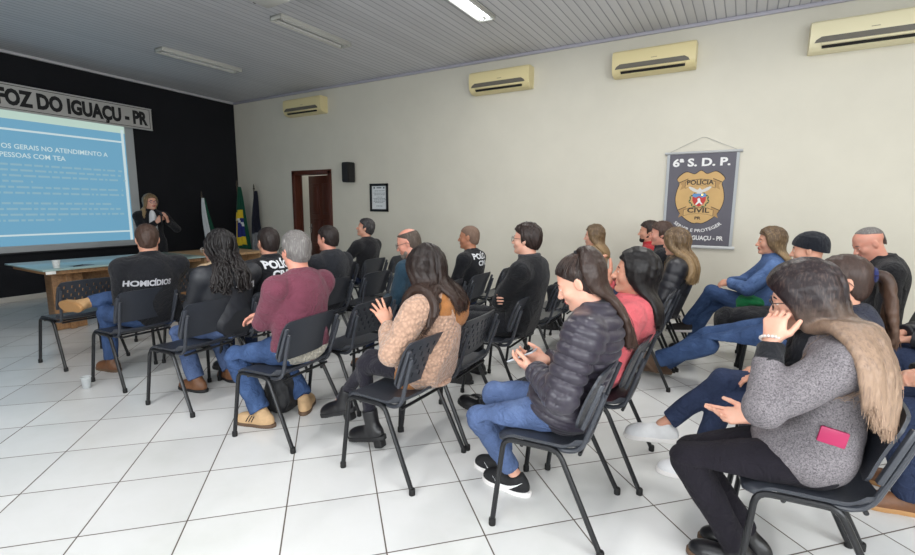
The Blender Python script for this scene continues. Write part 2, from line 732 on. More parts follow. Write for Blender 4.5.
class Person:
    """one figure; local axes: faces -x, its left is -y, z up"""

    def __init__(self, loc, rz=0, label='', group=None, s=1., g=1., lean=13, lean2=9, lean3=-8, neck=-7, twist=0, tilt=0, head=(0, 0, 0),
                 hip=(.005, 0, .535), skin='skin', vox=.007, sh=.175, hs=1., arms=None, legs=None, seated=True, cat='person'):
        self.o = empty('person', loc, math.radians(rz), label, cat, group)
        self.s, self.g, self.vox, self.hs = s, g, vox, hs
        self.skin = skin
        self.seated = seated
        R = math.radians
        P = V(*hip)
        self.P = P

        def up(deg, side=0):
            return nrm(V(math.sin(R(deg)), math.sin(R(side)), math.cos(R(deg))))
        u1, u2, u3, un = up(lean, tilt), up(lean2, tilt), up(lean3, tilt), up(neck, tilt)
        self.W = P + u1 * .158 * s
        self.C = self.W + u2 * .188 * s
        self.N = self.C + u3 * .13 * s
        self.u1, self.u2 = u1, u2
        tw = R(twist)
        self.S = V(-math.sin(tw) * 0 + math.sin(tw), -math.cos(tw), 0)      # towards the person's left
        sc = self.C + u3 * .066 * s
        self.SL = sc + self.S * sh * s
        self.SR = sc - self.S * sh * s
        yw, pt, rl = [R(a) for a in head]
        F, L, U = V(-1, 0, 0), V(0, -1, 0), V(0, 0, 1)
        F, L = rot2(F, L, yw), rot2(L, -F, yw)
        F, U = rot2(F, -U, pt), rot2(U, F, pt)
        U, L = rot2(U, L, rl), rot2(L, -U, rl)
        self.HF, self.HL, self.HU = F, L, U
        self.hc = self.N + un * .085 * s + (U * .075 + F * .018) * hs
        self.arms, self.legs = {}, {}
        arms = arms or {}
        legs = legs or {}
        for sd, sg in (('L', -1), ('R', 1)):
            a = dict(w=(-.22, sg * .09, .66), pole=(.5, sg * .6, -.6), d=(-.9, -sg * .35, -.25), n=(-.1, -sg * .2, -1), curl=(.35, .4, .3), spread=.06, thumb=.4)
            a.update(arms.get(sd, {}))
            sp = self.SL if sd == 'L' else self.SR
            el, wr = ik(sp, a['w'], .285 * s, .25 * s, a['pole'])
            a['S'], a['E'], a['W'] = sp, el, wr
            self.arms[sd] = a
            l = dict(a=(-.40, sg * .12, .085), pole=(-.6, 0, 1), toe=(-1, sg * .15, 0), pitch=0, lenk=1.)
            l.update(legs.get(sd, {}))
            h = P + V(-.02, sg * .095 * s, -.0)
            kn, an = ik(h, l['a'], .425 * s, .415 * s, l['pole'])
            l['H'], l['K'], l['A'] = h, kn, an
            self.legs[sd] = l
        self.tp = None

    # -- frames
    def H(self, f, s, u):
        return self.hc + self.hs * (self.HF * f + self.HL * s + self.HU * u)

    def HM(self):
        return np.stack([self.HF, self.HL, self.HU], 1)

    def hl(self, P):
        return ((P - self.hc.astype(F32)) @ self.HM().astype(F32)) / F32(self.hs)

    def TM(self, u):
        f = nrm(np.cross(u, self.S))
        if f[0] > 0:
            f = -f
        return np.stack([f, self.S, u], 1)

    # -- head
    def head_prims(self):
        h, H, M = self.hs, self.H, self.HM()
        p = [ell(H(-.015, 0, .036), V(.099, .077, .083) * h, M, .02),
             ell(H(.02, 0, -.03), V(.067, .063, .084) * h, M, .03),
             cap(H(-.005, .046, -.066), H(.06, .016, -.1), .017 * h, .014 * h, .03),
             cap(H(-.005, -.046, -.066), H(.06, -.016, -.1), .017 * h, .014 * h, .03),
             cap(H(.066, .034, .02), H(.075, 0, .016), .013 * h, .012 * h, .018),
             cap(H(.066, -.034, .02), H(.075, 0, .016), .013 * h, .012 * h, .018),
             ell(H(.052, .042, -.03), V(.026, .022, .026) * h, M, .02),
             ell(H(.052, -.042, -.03), V(.026, .022, .026) * h, M, .02)]
        for sg in (1, -1):
            p.append(ell(H(.097, sg * .031, -.001), V(.02, .017, .012) * h, M, .014, op=-1))
        p += [cap(H(.083, 0, .008), H(.106, 0, -.034), .0075 * h, .0115 * h, .012),
              ell(H(.097, .011, -.038), V(.012, .008, .0075) * h, M, .006),
              ell(H(.097, -.011, -.038), V(.012, .008, .0075) * h, M, .006),
              cap(H(.076, .014, -.063), H(.076, -.014, -.063), .0135 * h, None, .012),
              ell(H(.087, 0, -.0605), V(.0085, .022, .0055) * h, M, .004),
              ell(H(.085, 0, -.0705), V(.0085, .019, .006) * h, M, .004),
              ell(H(.07, 0, -.101), V(.018, .02, .014) * h, M, .016)]
        for sg in (1, -1):
            p.append(ell(H(.0755, sg * .031, .0055), V(.0135, .0155, .0085) * h, M, .004))
            p.append(ell(H(.0745, sg * .031, -.009), V(.0125, .0145, .006) * h, M, .004))
            Me = np.stack([nrm(self.HF * .96 - self.HL * sg * .3), nrm(self.HL * sg + self.HF * .3 * sg * sg), self.HU], 1)
            p.append(ell(H(-.012, sg * .078, -.006), V(.019, .008, .032) * h, Me, .006))
            p.append(ell(H(-.006, sg * .087, -.002), V(.010, .005, .017) * h, Me, .004, op=-1))
        return p

    def hand_prims(self, a, sd, hs=1.):
        w, d = a['W'], nrm(a['d'])
        n = np.asarray(a['n'], float)
        n = nrm(n - d * (n @ d))
        sg = -1 if sd == 'L' else 1
        ts = sg * np.cross(d, n)
        p = []
        s = hs * (self.s * .5 + .5)
        lens = [(.040, .024, .020), (.044, .028, .021), (.041, .026, .020), (.032, .019, .018)]
        rad = [.0092, .0095, .0090, .0080]
        curl = a['curl']
        per = a.get('fing')
        for j in range(4):
            base = w + d * (.088 - .004 * abs(j - 1.2)) * s + ts * (.031 - .0205 * j) * s
            p.append(cap(w + ts * (.014 - .009 * j) * s + d * .008, base, .0135 * s, .0115 * s, .014))
            c = per[j] if per else curl
            dd = nrm(d + ts * a['spread'] * (1.4 - j))
            ang, q = 0, base
            for k in range(3):
                ang += c[k]
                dr = dd * math.cos(ang) + n * math.sin(ang)
                e = q + dr * lens[j][k] * s
                p.append(cap(q, e, rad[j] * (1 - .1 * k) * s, rad[j] * (.9 - .1 * k) * s, .004))
                q = e
        p.append(ell(w + d * .048 * s + ts * .012 * s, V(.045, .034, .014) * s, np.stack([d, ts, n], 1), .012))
        th = a['thumb']
        b0 = w + d * .018 * s + ts * .016 * s + n * .006 * s
        d1 = nrm(ts * .75 + d * .6 + n * th)
        b1 = b0 + d1 * .044 * s
        d2 = nrm(ts * .35 + d * .9 + n * th * 1.1)
        b2 = b1 + d2 * .032 * s
        b3 = b2 + nrm(d2 + d * .25) * .026 * s
        p += [cap(b0, b1, .0145 * s, .0115 * s, .012), cap(b1, b2, .0108 * s, .0098 * s, .004), cap(b2, b3, .0096 * s, .0082 * s, .004)]
        a['tip'] = b3
        return p

    def body(self, bare_arm=0, mat=None):
        s, g = self.s, self.g
        p = self.head_prims()
        nb = self.N
        p += [cap(self.H(-.02, 0, -.05), nb + V(0, 0, -.03), .053 * s * (.5 + .5 * g), .060 * s * (.5 + .5 * g), .03)]
        p += self.torso_prims(-.022)
        for sd in 'LR':
            a = self.arms[sd]
            p += [cap(a['S'], a['E'], .038 * s, .032 * s, .02), cap(a['E'], a['W'], .034 * s, .0235 * s, .02)]
            p += self.hand_prims(a, sd)
            l = self.legs[sd]
            p += [cap(l['H'], l['K'], .058 * s, .042 * s, .03, clip=SEAT if self.seated else None), cap(l['K'], l['A'], .04 * s, .03 * s, .03)]
            p += [cap(l['A'], l['A'] + nrm(V(*l['toe'])) * .045 + V(0, 0, -.045), .026 * s, .016 * s, .02)]

        def mo(c):
            q = self.hl(c)
            lip = (np.abs(q[:, 1]) < .024) & (q[:, 2] < -.0545) & (q[:, 2] > -.077) & (q[:, 0] > .0805)
            return lip.astype(int)
        m = MATS[self.skin]
        seated = self.seated

        def post(P, d):
            if seated:
                x, z = P[:, 0], P[:, 2]
                pl = (x - .09) * .94 - (z - .55) * .34
                d = np.where((z > .4) & (z < .83), np.maximum(d, pl), d)
            return d
        self.b = sdf_obj('body', p, self.vox * .72, [m, MATS['lip']], self.o, post, mo)
        # eyes and brows
        return self

    def face(self, brow=(30, 22, 18), iris=(45, 28, 18), gaze=0.):
        mb = plain('brow_%d_%d_%d' % brow, brow, .8)
        mi = plain('iris', iris, .2)
        mw = plain('eye_white', (232, 226, 220), .25)
        h = self.hs
        for sg in (1, -1):
            M = MB()
            c = self.H(.0745, sg * .031, -.0005)
            M.ball(c, .0122 * h, 16)
            e = M.build('eye', None, self.o)
            e.data.materials.append(mw)
            e.data.materials.append(mi)
            dirv = nrm(self.HF - self.HU * (.12 + gaze) + self.HL * sg * .05)
            for f in e.data.polygons:
                v = nrm(np.array(f.center) - c)
                f.material_index = 1 if v @ dirv > .90 else 0
            M = MB()
            pts = [self.H(.0865 - .0006 * k * k, sg * (.013 + .0085 * k), .021 + .0028 * k - .0008 * k * k) for k in range(5)]
            M.tube(pts, [.0022 * h, .0034 * h, .0034 * h, .003 * h, .0016 * h], 8)
            M.build('eyebrow', mb, self.o)
        return self

    def glasses(self, mat, w=.026, hh=.02):
        M = MB()
        H = self.H
        for sg in (1, -1):
            pts = []
            for k in range(17):
                a = 2 * PI * k / 16
                cx, cy = math.copysign(abs(math.cos(a)) ** .7, math.cos(a)), math.copysign(abs(math.sin(a)) ** .7, math.sin(a))
                pts.append(H(.102 - .006 * abs(cx), sg * (.033 + w * cx), -.002 + hh * cy))
            M.tube(pts, .0019, 6, False)
            M.tube([H(.096, sg * (.033 + w), .008), H(.06, sg * .078, .006), H(-.012, sg * .088, .006), H(-.03, sg * .086, -.012)], .0018, 6)
        M.tube([H(.103, .009, .003), H(.107, 0, .006), H(.103, -.009, .003)], .0018, 6)
        M.build('glasses', mat, self.o)
        return self

    # -- clothing
    def torso_prims(self, t, ridge=None, skirt=0., belly=0.):
        s, g = self.s, self.g
        u1, u2 = self.u1, self.u2
        clip = SEAT if self.seated else None
        M1, M2 = self.TM(u1), self.TM(u2)
        p = [ell(self.P + u1 * .03, V(.112 * g + t, .168 * s * g + t, .125 + t), M1, .05, clip=clip, ridge=ridge),
             ell(self.W + M1[:, 0] * belly * .4, V(.102 * g + t + belly, .143 * g * s + t + belly * .6, .16 + t), M1, .06, clip=clip, ridge=ridge),
             ell(self.C, V(.108 * (g * .6 + .4) * s + t, .16 * s * (g * .6 + .4) + t, .165 * s + t), M2, .06, ridge=ridge),
             cap(self.SL - self.S * .01, self.SR + self.S * .01, .05 * s + t, None, .05),
             cap(self.N + V(0, 0, -.015), self.SL, .05 * s + t * .7, .046 * s + t, .04),
             cap(self.N + V(0, 0, -.015), self.SR, .05 * s + t * .7, .046 * s + t, .04)]
        if skirt:
            f = M1[:, 0]
            p.append(ell(self.P + f * .05 - u1 * .0, V(.14 * g + t, .178 * s * g + t, .09 + skirt), M1, .05, clip=clip, ridge=ridge))
        return p

    def arm_prims(self, sd, t, ridge=None, cuff=.0, wide=1.):
        a = self.arms[sd]
        s = self.s
        w = a['E'] + (a['W'] - a['E']) * (1 - cuff)
        return [cap(a['S'], a['E'], (.052 * s + t) * wide, (.041 * s + t) * wide, .035, ridge=ridge),
                cap(a['E'], w, (.041 * s + t) * wide, .031 * s + t * .8, .02, flat=True, ridge=ridge)]

    def top(self, name, mat, t=.012, wr=(.006, 26), ridge=None, collar=None, skirt=0., belly=0., cuff=.03, vox=None, wide=1., collar_mat=None, open_front=None, seed=1):
        p = self.torso_prims(t, ridge, skirt, belly)
        for sd in 'LR':
            p += self.arm_prims(sd, t, ridge, cuff, wide)
        M = self.TM(nrm(self.N - self.C + V(0, 0, .1)))
        cp = []
        if collar == 'stand':
            cp = [ring(self.N + V(.004, 0, .03), None, .066 * self.s, .009, .022, .012, M)]
        elif collar == 'fold':
            cp = [ring(self.N + V(.008, 0, .028), None, .070 * self.s, .013, .018, .012, M)]
        elif collar == 'crew':
            cp = [ring(self.N + V(.0, 0, .005), None, .064 * self.s, .010, .006, .012, M)]
        elif collar == 'hood':
            cp = [ring(self.N + V(.004, 0, .012), None, .074 * self.s, .022, .012, .02, M),
                  ell(self.N + V(.075, 0, -.045) * self.s, V(.055, .12, .085) * self.s, None, .03)]
        wf = wrinkler(wr[0], wr[1], seed + hash(name) % 7 if False else seed)
        seated = self.seated
        hf = self

        def post(P, d):
            d = d + wf(P)
            if seated:
                x, z = P[:, 0], P[:, 2]
                pl = (x - .118) * .94 - (z - .55) * .34
                m = (z > .46) & (z < .81)
                d = np.where(m, np.maximum(d, pl), d)
            return d
        self.tprims = p
        self.tpost = post
        if collar and collar_mat is None:
            p = p + cp
        self.topo = sdf_obj(name, p, vox or self.vox, mat, self.o, post)
        if collar and collar_mat is not None:
            sdf_obj('collar', cp, (vox or self.vox) * .8, collar_mat, self.topo)
        self.cprims = p
        return self

    def trousers(self, mat, t=.008, wr=(.006, 24), name='trousers', hem=0., flare=0., tight=1., vox=None, seed=5):
        s, g = self.s, self.g
        clip = SEAT if self.seated else None
        M1 = self.TM(self.u1)
        p = [ell(self.P + self.u1 * .005, V(.115 * g + t, .170 * s * g + t, .105 + t), M1, .05, clip=clip)]
        for sd in 'LR':
            l = self.legs[sd]
            A = l['A'] + nrm(l['K'] - l['A']) * hem
            p += [cap(l['H'], l['K'], (.085 * s * (g * .6 + .4) + t) * tight, (.061 * s + t) * tight, .03, clip=clip),
                  cap(l['K'], A, (.058 * s + t) * tight, (.043 * s + t + flare) * tight, .025, flat=True)]
        wf = wrinkler(wr[0], wr[1], seed)
        ks = [self.legs[sd]['K'].astype(F32) for sd in 'LR']

        seated = self.seated

        def post(P, d):
            d = d + wf(P)
            if seated:
                x, z = P[:, 0], P[:, 2]
                pl = (x - .108) * .94 - (z - .55) * .34
                d = np.where((z > .46) & (z < .81), np.maximum(d, pl), d)
            return d
        o = sdf_obj(name, p, vox or self.vox, mat, self.o, post)
        self.lprims = p
        return self

    def shoe(self, sd, mat, sole, kind='shoe', shaft=.03, pitch=None, length=1., heel=0., name=None, vox=.005):
        l = self.legs[sd]
        A = l['A']
        k = length
        up0 = V(0, 0, 1)
        ff = V(*l['toe'])
        if not l.get('free'):
            ff[2] = 0
        ff = nrm(ff)
        if l.get('up') is not None:
            uu = V(*l['up'])
            uu = nrm(uu - ff * (uu @ ff))
        else:
            pt = math.radians(l['pitch'] if pitch is None else pitch)
            uu = nrm(up0 - ff * (up0 @ ff))
            ff, uu = rot2(ff, uu, pt), rot2(uu, -ff, pt)
        ss = np.cross(ff, uu)
        M = np.stack([ff, ss, uu], 1)
        O = A - uu * .085

        def Q(f, s_, u):
            return O + ff * f * k + ss * s_ + uu * u
        clip = (uu, float(O @ uu) + .016)
        p = [ell(Q(.055, 0, .035), V(.125 * k, .043, .052), M, .02, clip=clip),
             ell(Q(-.015, 0, .045), V(.062 * k, .037, .062), M, .03, clip=clip),
             ell(Q(.125, .004, .026), V(.068 * k, .046, .038), M, .03, clip=clip),
             ]
        top = A + nrm(l['K'] - A) * shaft
        p.append(cap(Q(-.01, 0, .055), top, .043, .041 if kind != 'boot' else .047, .02, flat=True))
        nm = name or kind
        o = sdf_obj(nm, p, vox, mat, self.o)
        sp = [ell(Q(.06, 0, .0), V(.135 * k, .045, .2), M, .03), ell(Q(-.02, 0, .0), V(.07 * k, .04, .2), M, .03), ell(Q(.125, .004, 0), V(.07 * k, .049, .2), M, .03)]
        oo = O.astype(F32)
        un = uu.astype(F32)
        th = .024

        def post(P, d):
            h = (P - oo) @ un
            return np.maximum(np.maximum(d, h - th), -.002 - h)
        for q in sp:
            q['R'] = .15
        so = sdf_obj('sole', sp, vox, sole, o, post)
        if heel:
            MB().box((0, 0, 0), (.062, .058, heel), .008).bm
            B = MB()
            rot = Matrix(M.tolist())
            B.box(Q(-.038, 0, -heel / 2 + .004), (.06, .056, heel + .01), .01, rot)
            B.build('heel', sole, o)
        l['shoe'] = (O, ff, ss, uu, p)
        return o

    def shoes(self, mat, sole, **kw):
        for sd in 'LR':
            self.shoe(sd, mat, sole, **kw)
        return self

    # -- hair
    def cut(self, q, recede=0., low=0.):
        f, s, u = q[:, 0], q[:, 1], q[:, 2]
        line = np.where(u < .036, .018, .018 + (u - .036) * 2.1) - recede
        if getattr(self, 'pulled', False):
            line = np.where(u < .012, .006, .006 + (u - .012) * 1.15) + np.maximum(0, u - .068) * 5
        c1 = (f - line) * .6
        bot = np.where(f > -.02, -.03 - (.024 - f) * .45, -.05 - (-.02 - f) * .35) - low
        c2 = bot - u
        if getattr(self, 'knit_cap', False):
            return -.028 + (f + .11) * .34 - u
        return np.maximum(c1, c2)

    def hair_cap(self, mat, thick=.010, recede=0., low=0., rough=.003, top_u=None, name='hair', vox=None, side=0., seed=3, tone=(.4, 0)):
        h, H, M = self.hs, self.H, self.HM()
        p = [ell(H(-.015, 0, .037), V(.100 + thick, .078 + thick * .8 + side, .084 + thick * 1.1) * h, M, .02),
             ell(H(-.045, 0, -.02), V(.066 + thick * .7, .062 + thick * .6, .08) * h, M, .03)]
        wf = wrinkler(rough * h, 120, seed, (1, 1, .5))

        def post(P, d):
            q = self.hl(P)
            d = d + wf(P)
            d = np.maximum(d, self.cut(q, recede, low) * h)
            if top_u is not None:
                d = np.maximum(d, (q[:, 2] - top_u) * h)
            return d
        o = sdf_obj(name, p, vox or min(self.vox * .8, .006), mat, self.o, post)
        tone_fill(o.data, tone[0], tone[1])
        self.hairo = o
        return self

    def strands(self, mat, N=400, length=.45, n=24, rad=.0028, gravity=.28, wave=(0, 1), margin=(.004, .02), start=None, rootr=None, name='hair_strands', recede=0., back=.35, part=1.0,
                coll_extra=None, seed=2, lvar=.25, m=4, taper=.4, prof=None, parent=None, low=-.03, wind=(0, 0, 0), frontbias=0., clumps=0, hug=-.03, mass=None):
        r = np.random.default_rng(seed)
        h = self.hs
        if start is None:
            dirs = r.normal(size=(N * 8, 3))
            dirs /= np.linalg.norm(dirs, axis=1, keepdims=True)
            q = dirs * np.array([.099, .077, .083]) + np.array([-.015, 0, .036])
            ok = self.cut(q, recede, low) < -.002
            q = q[ok][:N]
            N = len(q)
            pos = self.hc + h * (q @ self.HM().T)
            loc = np.stack([-back * np.ones(N) - .2 * (q[:, 0] > .02), np.sign(q[:, 1] + .004 * part) * .7, -.75 * np.ones(N)], 1)
            d = loc @ self.HM().T
        else:
            p0, d0, spread, jit = start
            pos = p0 + r.normal(size=(N, 3)) * spread
            d = np.asarray(d0) + r.normal(size=(N, 3)) * jit
        d = d / np.linalg.norm(d, axis=1, keepdims=True)
        L = length * (1 + lvar * (r.random(N) - .6))
        step = L / n
        mg = (margin[0] + (margin[1] - margin[0]) * r.random(N) ** 1.3).astype(F32)
        coll = [ell(self.H(-.015, 0, .037), V(.1, .078, .084) * h, self.HM(), .02),
                ell(self.H(.022, 0, -.03), V(.085, .066, .088) * h, self.HM(), .03),
                cap(self.H(-.02, 0, -.05), self.N, .056, .06, .02)]
        coll += self.cprims if hasattr(self, 'cprims') else []
        coll += coll_extra or []
        path = [pos.copy()]
        g = V(0, 0, -1) + np.asarray(wind, float)
        for i in range(n):
            d = d + g * gravity * (.6 + min(1, i / 6) * .6)
            d /= np.linalg.norm(d, axis=1, keepdims=True)
            pos = pos + d * step[:, None]
            if start is None and i < 30:
                hd = sdf(coll[:2], pos)
                uu = self.hl(pos.astype(F32))[:, 2]
                pull = (hd > mg) & (uu > hug)
                if pull.any():
                    P = pos[pull]
                    e = .004
                    gr = np.stack([sdf(coll[:2], P + np.eye(3)[k] * e) - sdf(coll[:2], P - np.eye(3)[k] * e) for k in range(3)], 1)
                    gr /= np.linalg.norm(gr, axis=1, keepdims=True) + 1e-6
                    pos[pull] -= gr * (hd[pull] - mg[pull])[:, None]
            for _ in range(2):
                sd = sdf(coll, pos)
                bad = sd < mg
                if not bad.any():
                    break
                e = .004
                P = pos[bad]
                gr = np.stack([sdf(coll, P + np.eye(3)[k] * e) - sdf(coll, P - np.eye(3)[k] * e) for k in range(3)], 1)
                gr /= np.linalg.norm(gr, axis=1, keepdims=True) + 1e-6
                pos[bad] += gr * (mg[bad] - sd[bad])[:, None]
            d = pos - path[-1]
            d /= np.linalg.norm(d, axis=1, keepdims=True) + 1e-9
            path.append(pos.copy())
        P = np.stack(path, 1)
        if wave[0]:
            t = np.linspace(0, 1, n + 1)
            ph = r.uniform(0, 6.28, N)
            cl = r.integers(0, max(1, clumps), N) if clumps else None
            if clumps:
                ph = r.uniform(0, 6.28, clumps)[cl] + r.normal(size=N) * .25
            wv = wave[0] * np.minimum(1, t * 3)[None] * np.sin(2 * PI * wave[1] * t[None] + ph[:, None])
            wc = wave[0] * np.minimum(1, t * 3)[None] * np.cos(2 * PI * wave[1] * t[None] + ph[:, None])
            ax1 = self.HL
            T = nrm(np.cross(ax1, V(0, 0, 1)))
            P = P + wv[..., None] * ax1 + wc[..., None] * T * .7
        rr = rad * (.7 + .6 * r.random(N))
        me = tubes_mesh(name, P, rr, m, r.random(N), taper, prof)
        return link(name, me, mat, parent or self.o)

    def hair_mass(self, P, mat, parent, r, guides=60, r0=.016, r1=.010, vox=None, name='hair_length', k=.016, inner=None):
        """one closed body of hair round some of the paths P"""
        N, n, _ = P.shape
        pool = np.arange(N) if inner is None else np.argsort(inner)[:max(guides, int(N * .45))]
        pick = r.permutation(pool)[:guides]
        n2 = n - 1
        prims = []
        from mathutils.kdtree import KDTree
        kd = KDTree(len(pick) * n)
        tl = []
        for g_ in pick:
            for i in range(n):
                kd.insert(P[g_, i], len(tl))
                tl.append(i / n2)
                if i % 2 == 0 and i + 2 <= n2:
                    prims.append(cap(P[g_, i], P[g_, i + 2], r0 + (r1 - r0) * i / n2, r0 + (r1 - r0) * (i + 2) / n2, k))
        kd.balance()
        v, q = polygonize(prims, vox or self.vox)
        me = quad_mesh(name, v, q)
        tl = np.array(tl)
        tt = np.array([tl[kd.find(x)[1]] for x in v])
        at = me.color_attributes.new('tone', 'FLOAT_COLOR', 'POINT')
        a = np.stack([.25 + 0 * tt, tt, 0 * tt, 0 * tt + 1], 1).astype(F32)
        at.data.foreach_set('color', a.ravel())
        me.update()
        return link(name, me, mat, parent)

    def sheet(self, mat, cols, N=800, n=26, rad=.0013, thick=.02, wave=(0, 1), clumps=0, margin=.004, mass=True, guides=80, r0=.009, r1=.006, name='hair_strands', seed=2, lvar=.2, m=3, coll=None, parent=None, jit=.006, prof=None, taper=.5, locks=46):
        """strands laid across control curves: cols is a list of polylines (same count), interpolated side to side"""
        r = np.random.default_rng(seed)
        cols = np.array(cols, float)                      # (c, k, 3)
        c, k, _ = cols.shape
        a = r.random(N) * (c - 1)
        i0 = np.minimum(a.astype(int), c - 2)
        w = (a - i0)[:, None, None]
        w = w * w * (3 - 2 * w) * .5 + w * .5
        ctl = cols[i0] * (1 - w) + cols[i0 + 1] * w
        ctl = ctl + r.normal(size=(N, k, 3)) * jit * np.linspace(.2, 1.2, k)[None, :, None]
        tmax = 1 - lvar * r.random(N) ** 2
        t = np.linspace(0, 1, n)[None] * tmax[:, None] * (k - 1)
        s0 = np.clip(t.astype(int), 0, k - 2)
        f = (t - s0)[..., None]
        ar = np.arange(N)[:, None]
        g = lambda d: ctl[ar, np.clip(s0 + d, 0, k - 1)]
        p0, p1, p2, p3 = g(-1), g(0), g(1), g(2)
        P = .5 * (2 * p1 + (p2 - p0) * f + (2 * p0 - 5 * p1 + 4 * p2 - p3) * f * f + (3 * p1 - p0 - 3 * p2 + p3) * f ** 3)
        tt = np.linspace(0, 1, n)
        if wave[0]:
            if clumps:
                ph = r.uniform(0, 6.28, clumps)[(a / (c - 1) * clumps).astype(int) % clumps] + r.normal(size=N) * .35
            else:
                ph = r.uniform(0, 6.28, N)
            amp = wave[0] * np.clip((tt - .15) * 2.5, 0, 1)
            P = P + (amp[None] * np.sin(2 * PI * wave[1] * tt[None] + ph[:, None]))[..., None] * V(.5, .8, 0) + (amp[None] * np.cos(2 * PI * wave[1] * tt[None] + ph[:, None]))[..., None] * V(.8, -.5, 0) * .7
        h = self.hs
        cl = [ell(self.H(-.015, 0, .037), V(.1, .078, .084) * h, self.HM(), .02), ell(self.H(.015, 0, -.03), V(.078, .062, .085) * h, self.HM(), .03), cap(self.H(-.02, 0, -.05), self.N, .05, .056, .02)]
        cl += (self.tprims if hasattr(self, 'tprims') else []) if coll is None else coll
        lk = max(4, int(locks))
        lid = np.clip((a / (c - 1) * lk + r.normal(size=N) * .22), 0, lk - 1).astype(int)
        lt = r.random(lk)
        tone = np.clip(.72 * lt[lid] + .28 * r.random(N), 0, 1)
        dep = .5 * r.random(lk)[lid] + .5 * r.random(N)
        mg = (margin + thick * dep)[:, None] * np.clip(tt * 4, .35, 1)[None]
        mg = (mg + (r0 * .7 if mass else 0)).ravel()
        Q = P.reshape(-1, 3).copy()
        for _ in range(5):
            sd = sdf(cl, Q)
            bad = sd < mg
            if not bad.any():
                break
            e = .004
            B = Q[bad]
            gr = np.stack([sdf(cl, B + np.eye(3)[z] * e) - sdf(cl, B - np.eye(3)[z] * e) for z in range(3)], 1)
            gr /= np.linalg.norm(gr, axis=1, keepdims=True) + 1e-6
            Q[bad] += gr * np.minimum(mg[bad] - sd[bad], .05)[:, None]
        P = Q.reshape(N, n, 3)
        for _ in range(2):                                # relax kinks left by the push
            P[:, 1:-1] = P[:, 1:-1] * .5 + (P[:, :-2] + P[:, 2:]) * .25
        if mass:
            self.hair_mass(P, mat, parent or self.o, r, guides, r0, r1, inner=dep)
        if rad > 0:
            me = tubes_mesh(name, P, rad * (.7 + .6 * r.random(N)), m, tone, taper, prof)
            return link(name, me, mat, parent or self.o)

    def long_hair(self, mat, length=.3, N=700, back=0., drop=(0, 0, -1), tuck=0., sides=(1, -1), splay=0., vol=0., part=.004, behind=.06, **kw):
        H = self.H
        dz = nrm(np.array(drop, float))
        seed = kw.pop('seed', 3)
        for sg in sides:
            cols = []
            for a in (0, .33, .66, 1):
                def mix(x0, x5, x1):
                    return (np.array(x0) * (1 - a) * (1 - 2 * a) + np.array(x5) * 4 * a * (1 - a) + np.array(x1) * a * (2 * a - 1))
                e = 1 + vol
                q = [mix((.07, part, .09), (-.01, part + .003, .124), (-.088, part + .006, .085)),
                     mix((.052 - tuck * .5, .062, .06), (-.02, .086, .055), (-.112, .014, .03)),
                     mix((.034 - tuck - back * .5, .078 * e, -.025), (-.03 - back * .3, .085 * e, -.04), (-.118, .014, -.05)),
                     mix((.022 - tuck * 1.3 - back - behind, .066 * e, -.11), (-.05 - back * .7 - behind * .7, .07 * e, -.12), (-.115 - back * .2, .014, -.13))]
                pts = [H(x[0], sg * x[1], x[2]) for x in q]
                out = (self.HL * sg * splay)
                L = length * (.86 + .14 * a)
                for s_ in (.35, .7, 1.):
                    pts.append(pts[3] + dz * L * s_ + out * s_)
                cols.append(pts)
            self.sheet(mat, cols, N=N // len(sides), seed=seed + (sg > 0), **kw)
        return self

    # -- lettering pressed on to a garment
    def lettering(self, txt, center, width, height, mat, right=(0, 1, 0), up=None, direction=(-1, 0, 0), bold=.02, prims=None, post=None, parent=None, shear=0., off=.0025):
        vs, fs = text_geo(txt, bold, 0, shear)
        lo, hi = vs.min(0), vs.max(0)
        bmx = bmesh.new()
        bv = [bmx.verts.new(v) for v in vs]
        for f in fs:
            try:
                bmx.faces.new([bv[i] for i in f])
            except Exception:
                pass
        bmesh.ops.triangulate(bmx, faces=bmx.faces[:])
        for _ in range(2):
            es = [e for e in bmx.edges if e.calc_length() > .12]
            if es:
                bmesh.ops.subdivide_edges(bmx, edges=es, cuts=1)
        bmesh.ops.triangulate(bmx, faces=bmx.faces[:])
        bmx.verts.index_update()
        vs = np.array([v.co[:] for v in bmx.verts])
        fs = [tuple(v.index for v in f.verts) for f in bmx.faces]
        bmx.free()
        right = nrm(right)
        up = nrm(up if up is not None else (.1, 0, 1))
        dr = nrm(direction)
        x = ((vs[:, 0] - lo[0]) / (hi[0] - lo[0]) - .5) * width
        y = (vs[:, 1] / .72 - .5) * height
        P = np.asarray(center, float)[None] + x[:, None] * right + y[:, None] * up - dr * .12
        prims = prims or self.tprims
        post = post or self.tpost
        for _ in range(40):
            d = sdf(prims, P)
            if post:
                d = post(P.astype(F32), d)
            P = P + dr * np.clip(d - off, -.02, .02)[:, None] * .8
        me = bpy.data.meshes.new('lettering')
        me.from_pydata([tuple(p) for p in P], [], fs)
        me.update()
        return link('lettering', me, mat, parent or self.topo)
# ------------------------------------------------------------------ palette
cream = plain('ac_cream', (222, 208, 160), .38, spec=.4)
black_plastic = plain('black_plastic', (50, 53, 60), .34, 0, .06, 60, .12, 700, .5)
black_steel = plain('black_steel', (22, 23, 26), .32, .1)
rubber = plain('rubber', (14, 14, 15), .7)
white_paint = plain('white_paint', (226, 226, 222), .5)
grey_paint = plain('grey_paint', (160, 160, 158), .5)
chrome = plain('chrome', (200, 200, 205), .2, 1.)
gold_metal = plain('gold_metal', (200, 160, 80), .25, 1.)
ink = plain('ink', (18, 18, 22), .6)
white_ink = plain('white_ink', (228, 228, 228), .7)
plain('lip', (176, 92, 88), .45)
dark_slot = plain('dark_slot', (16, 15, 15), .6)

CEIL = 3.675
WANG = math.radians(5.29)           # the front wall is not quite square to the side wall


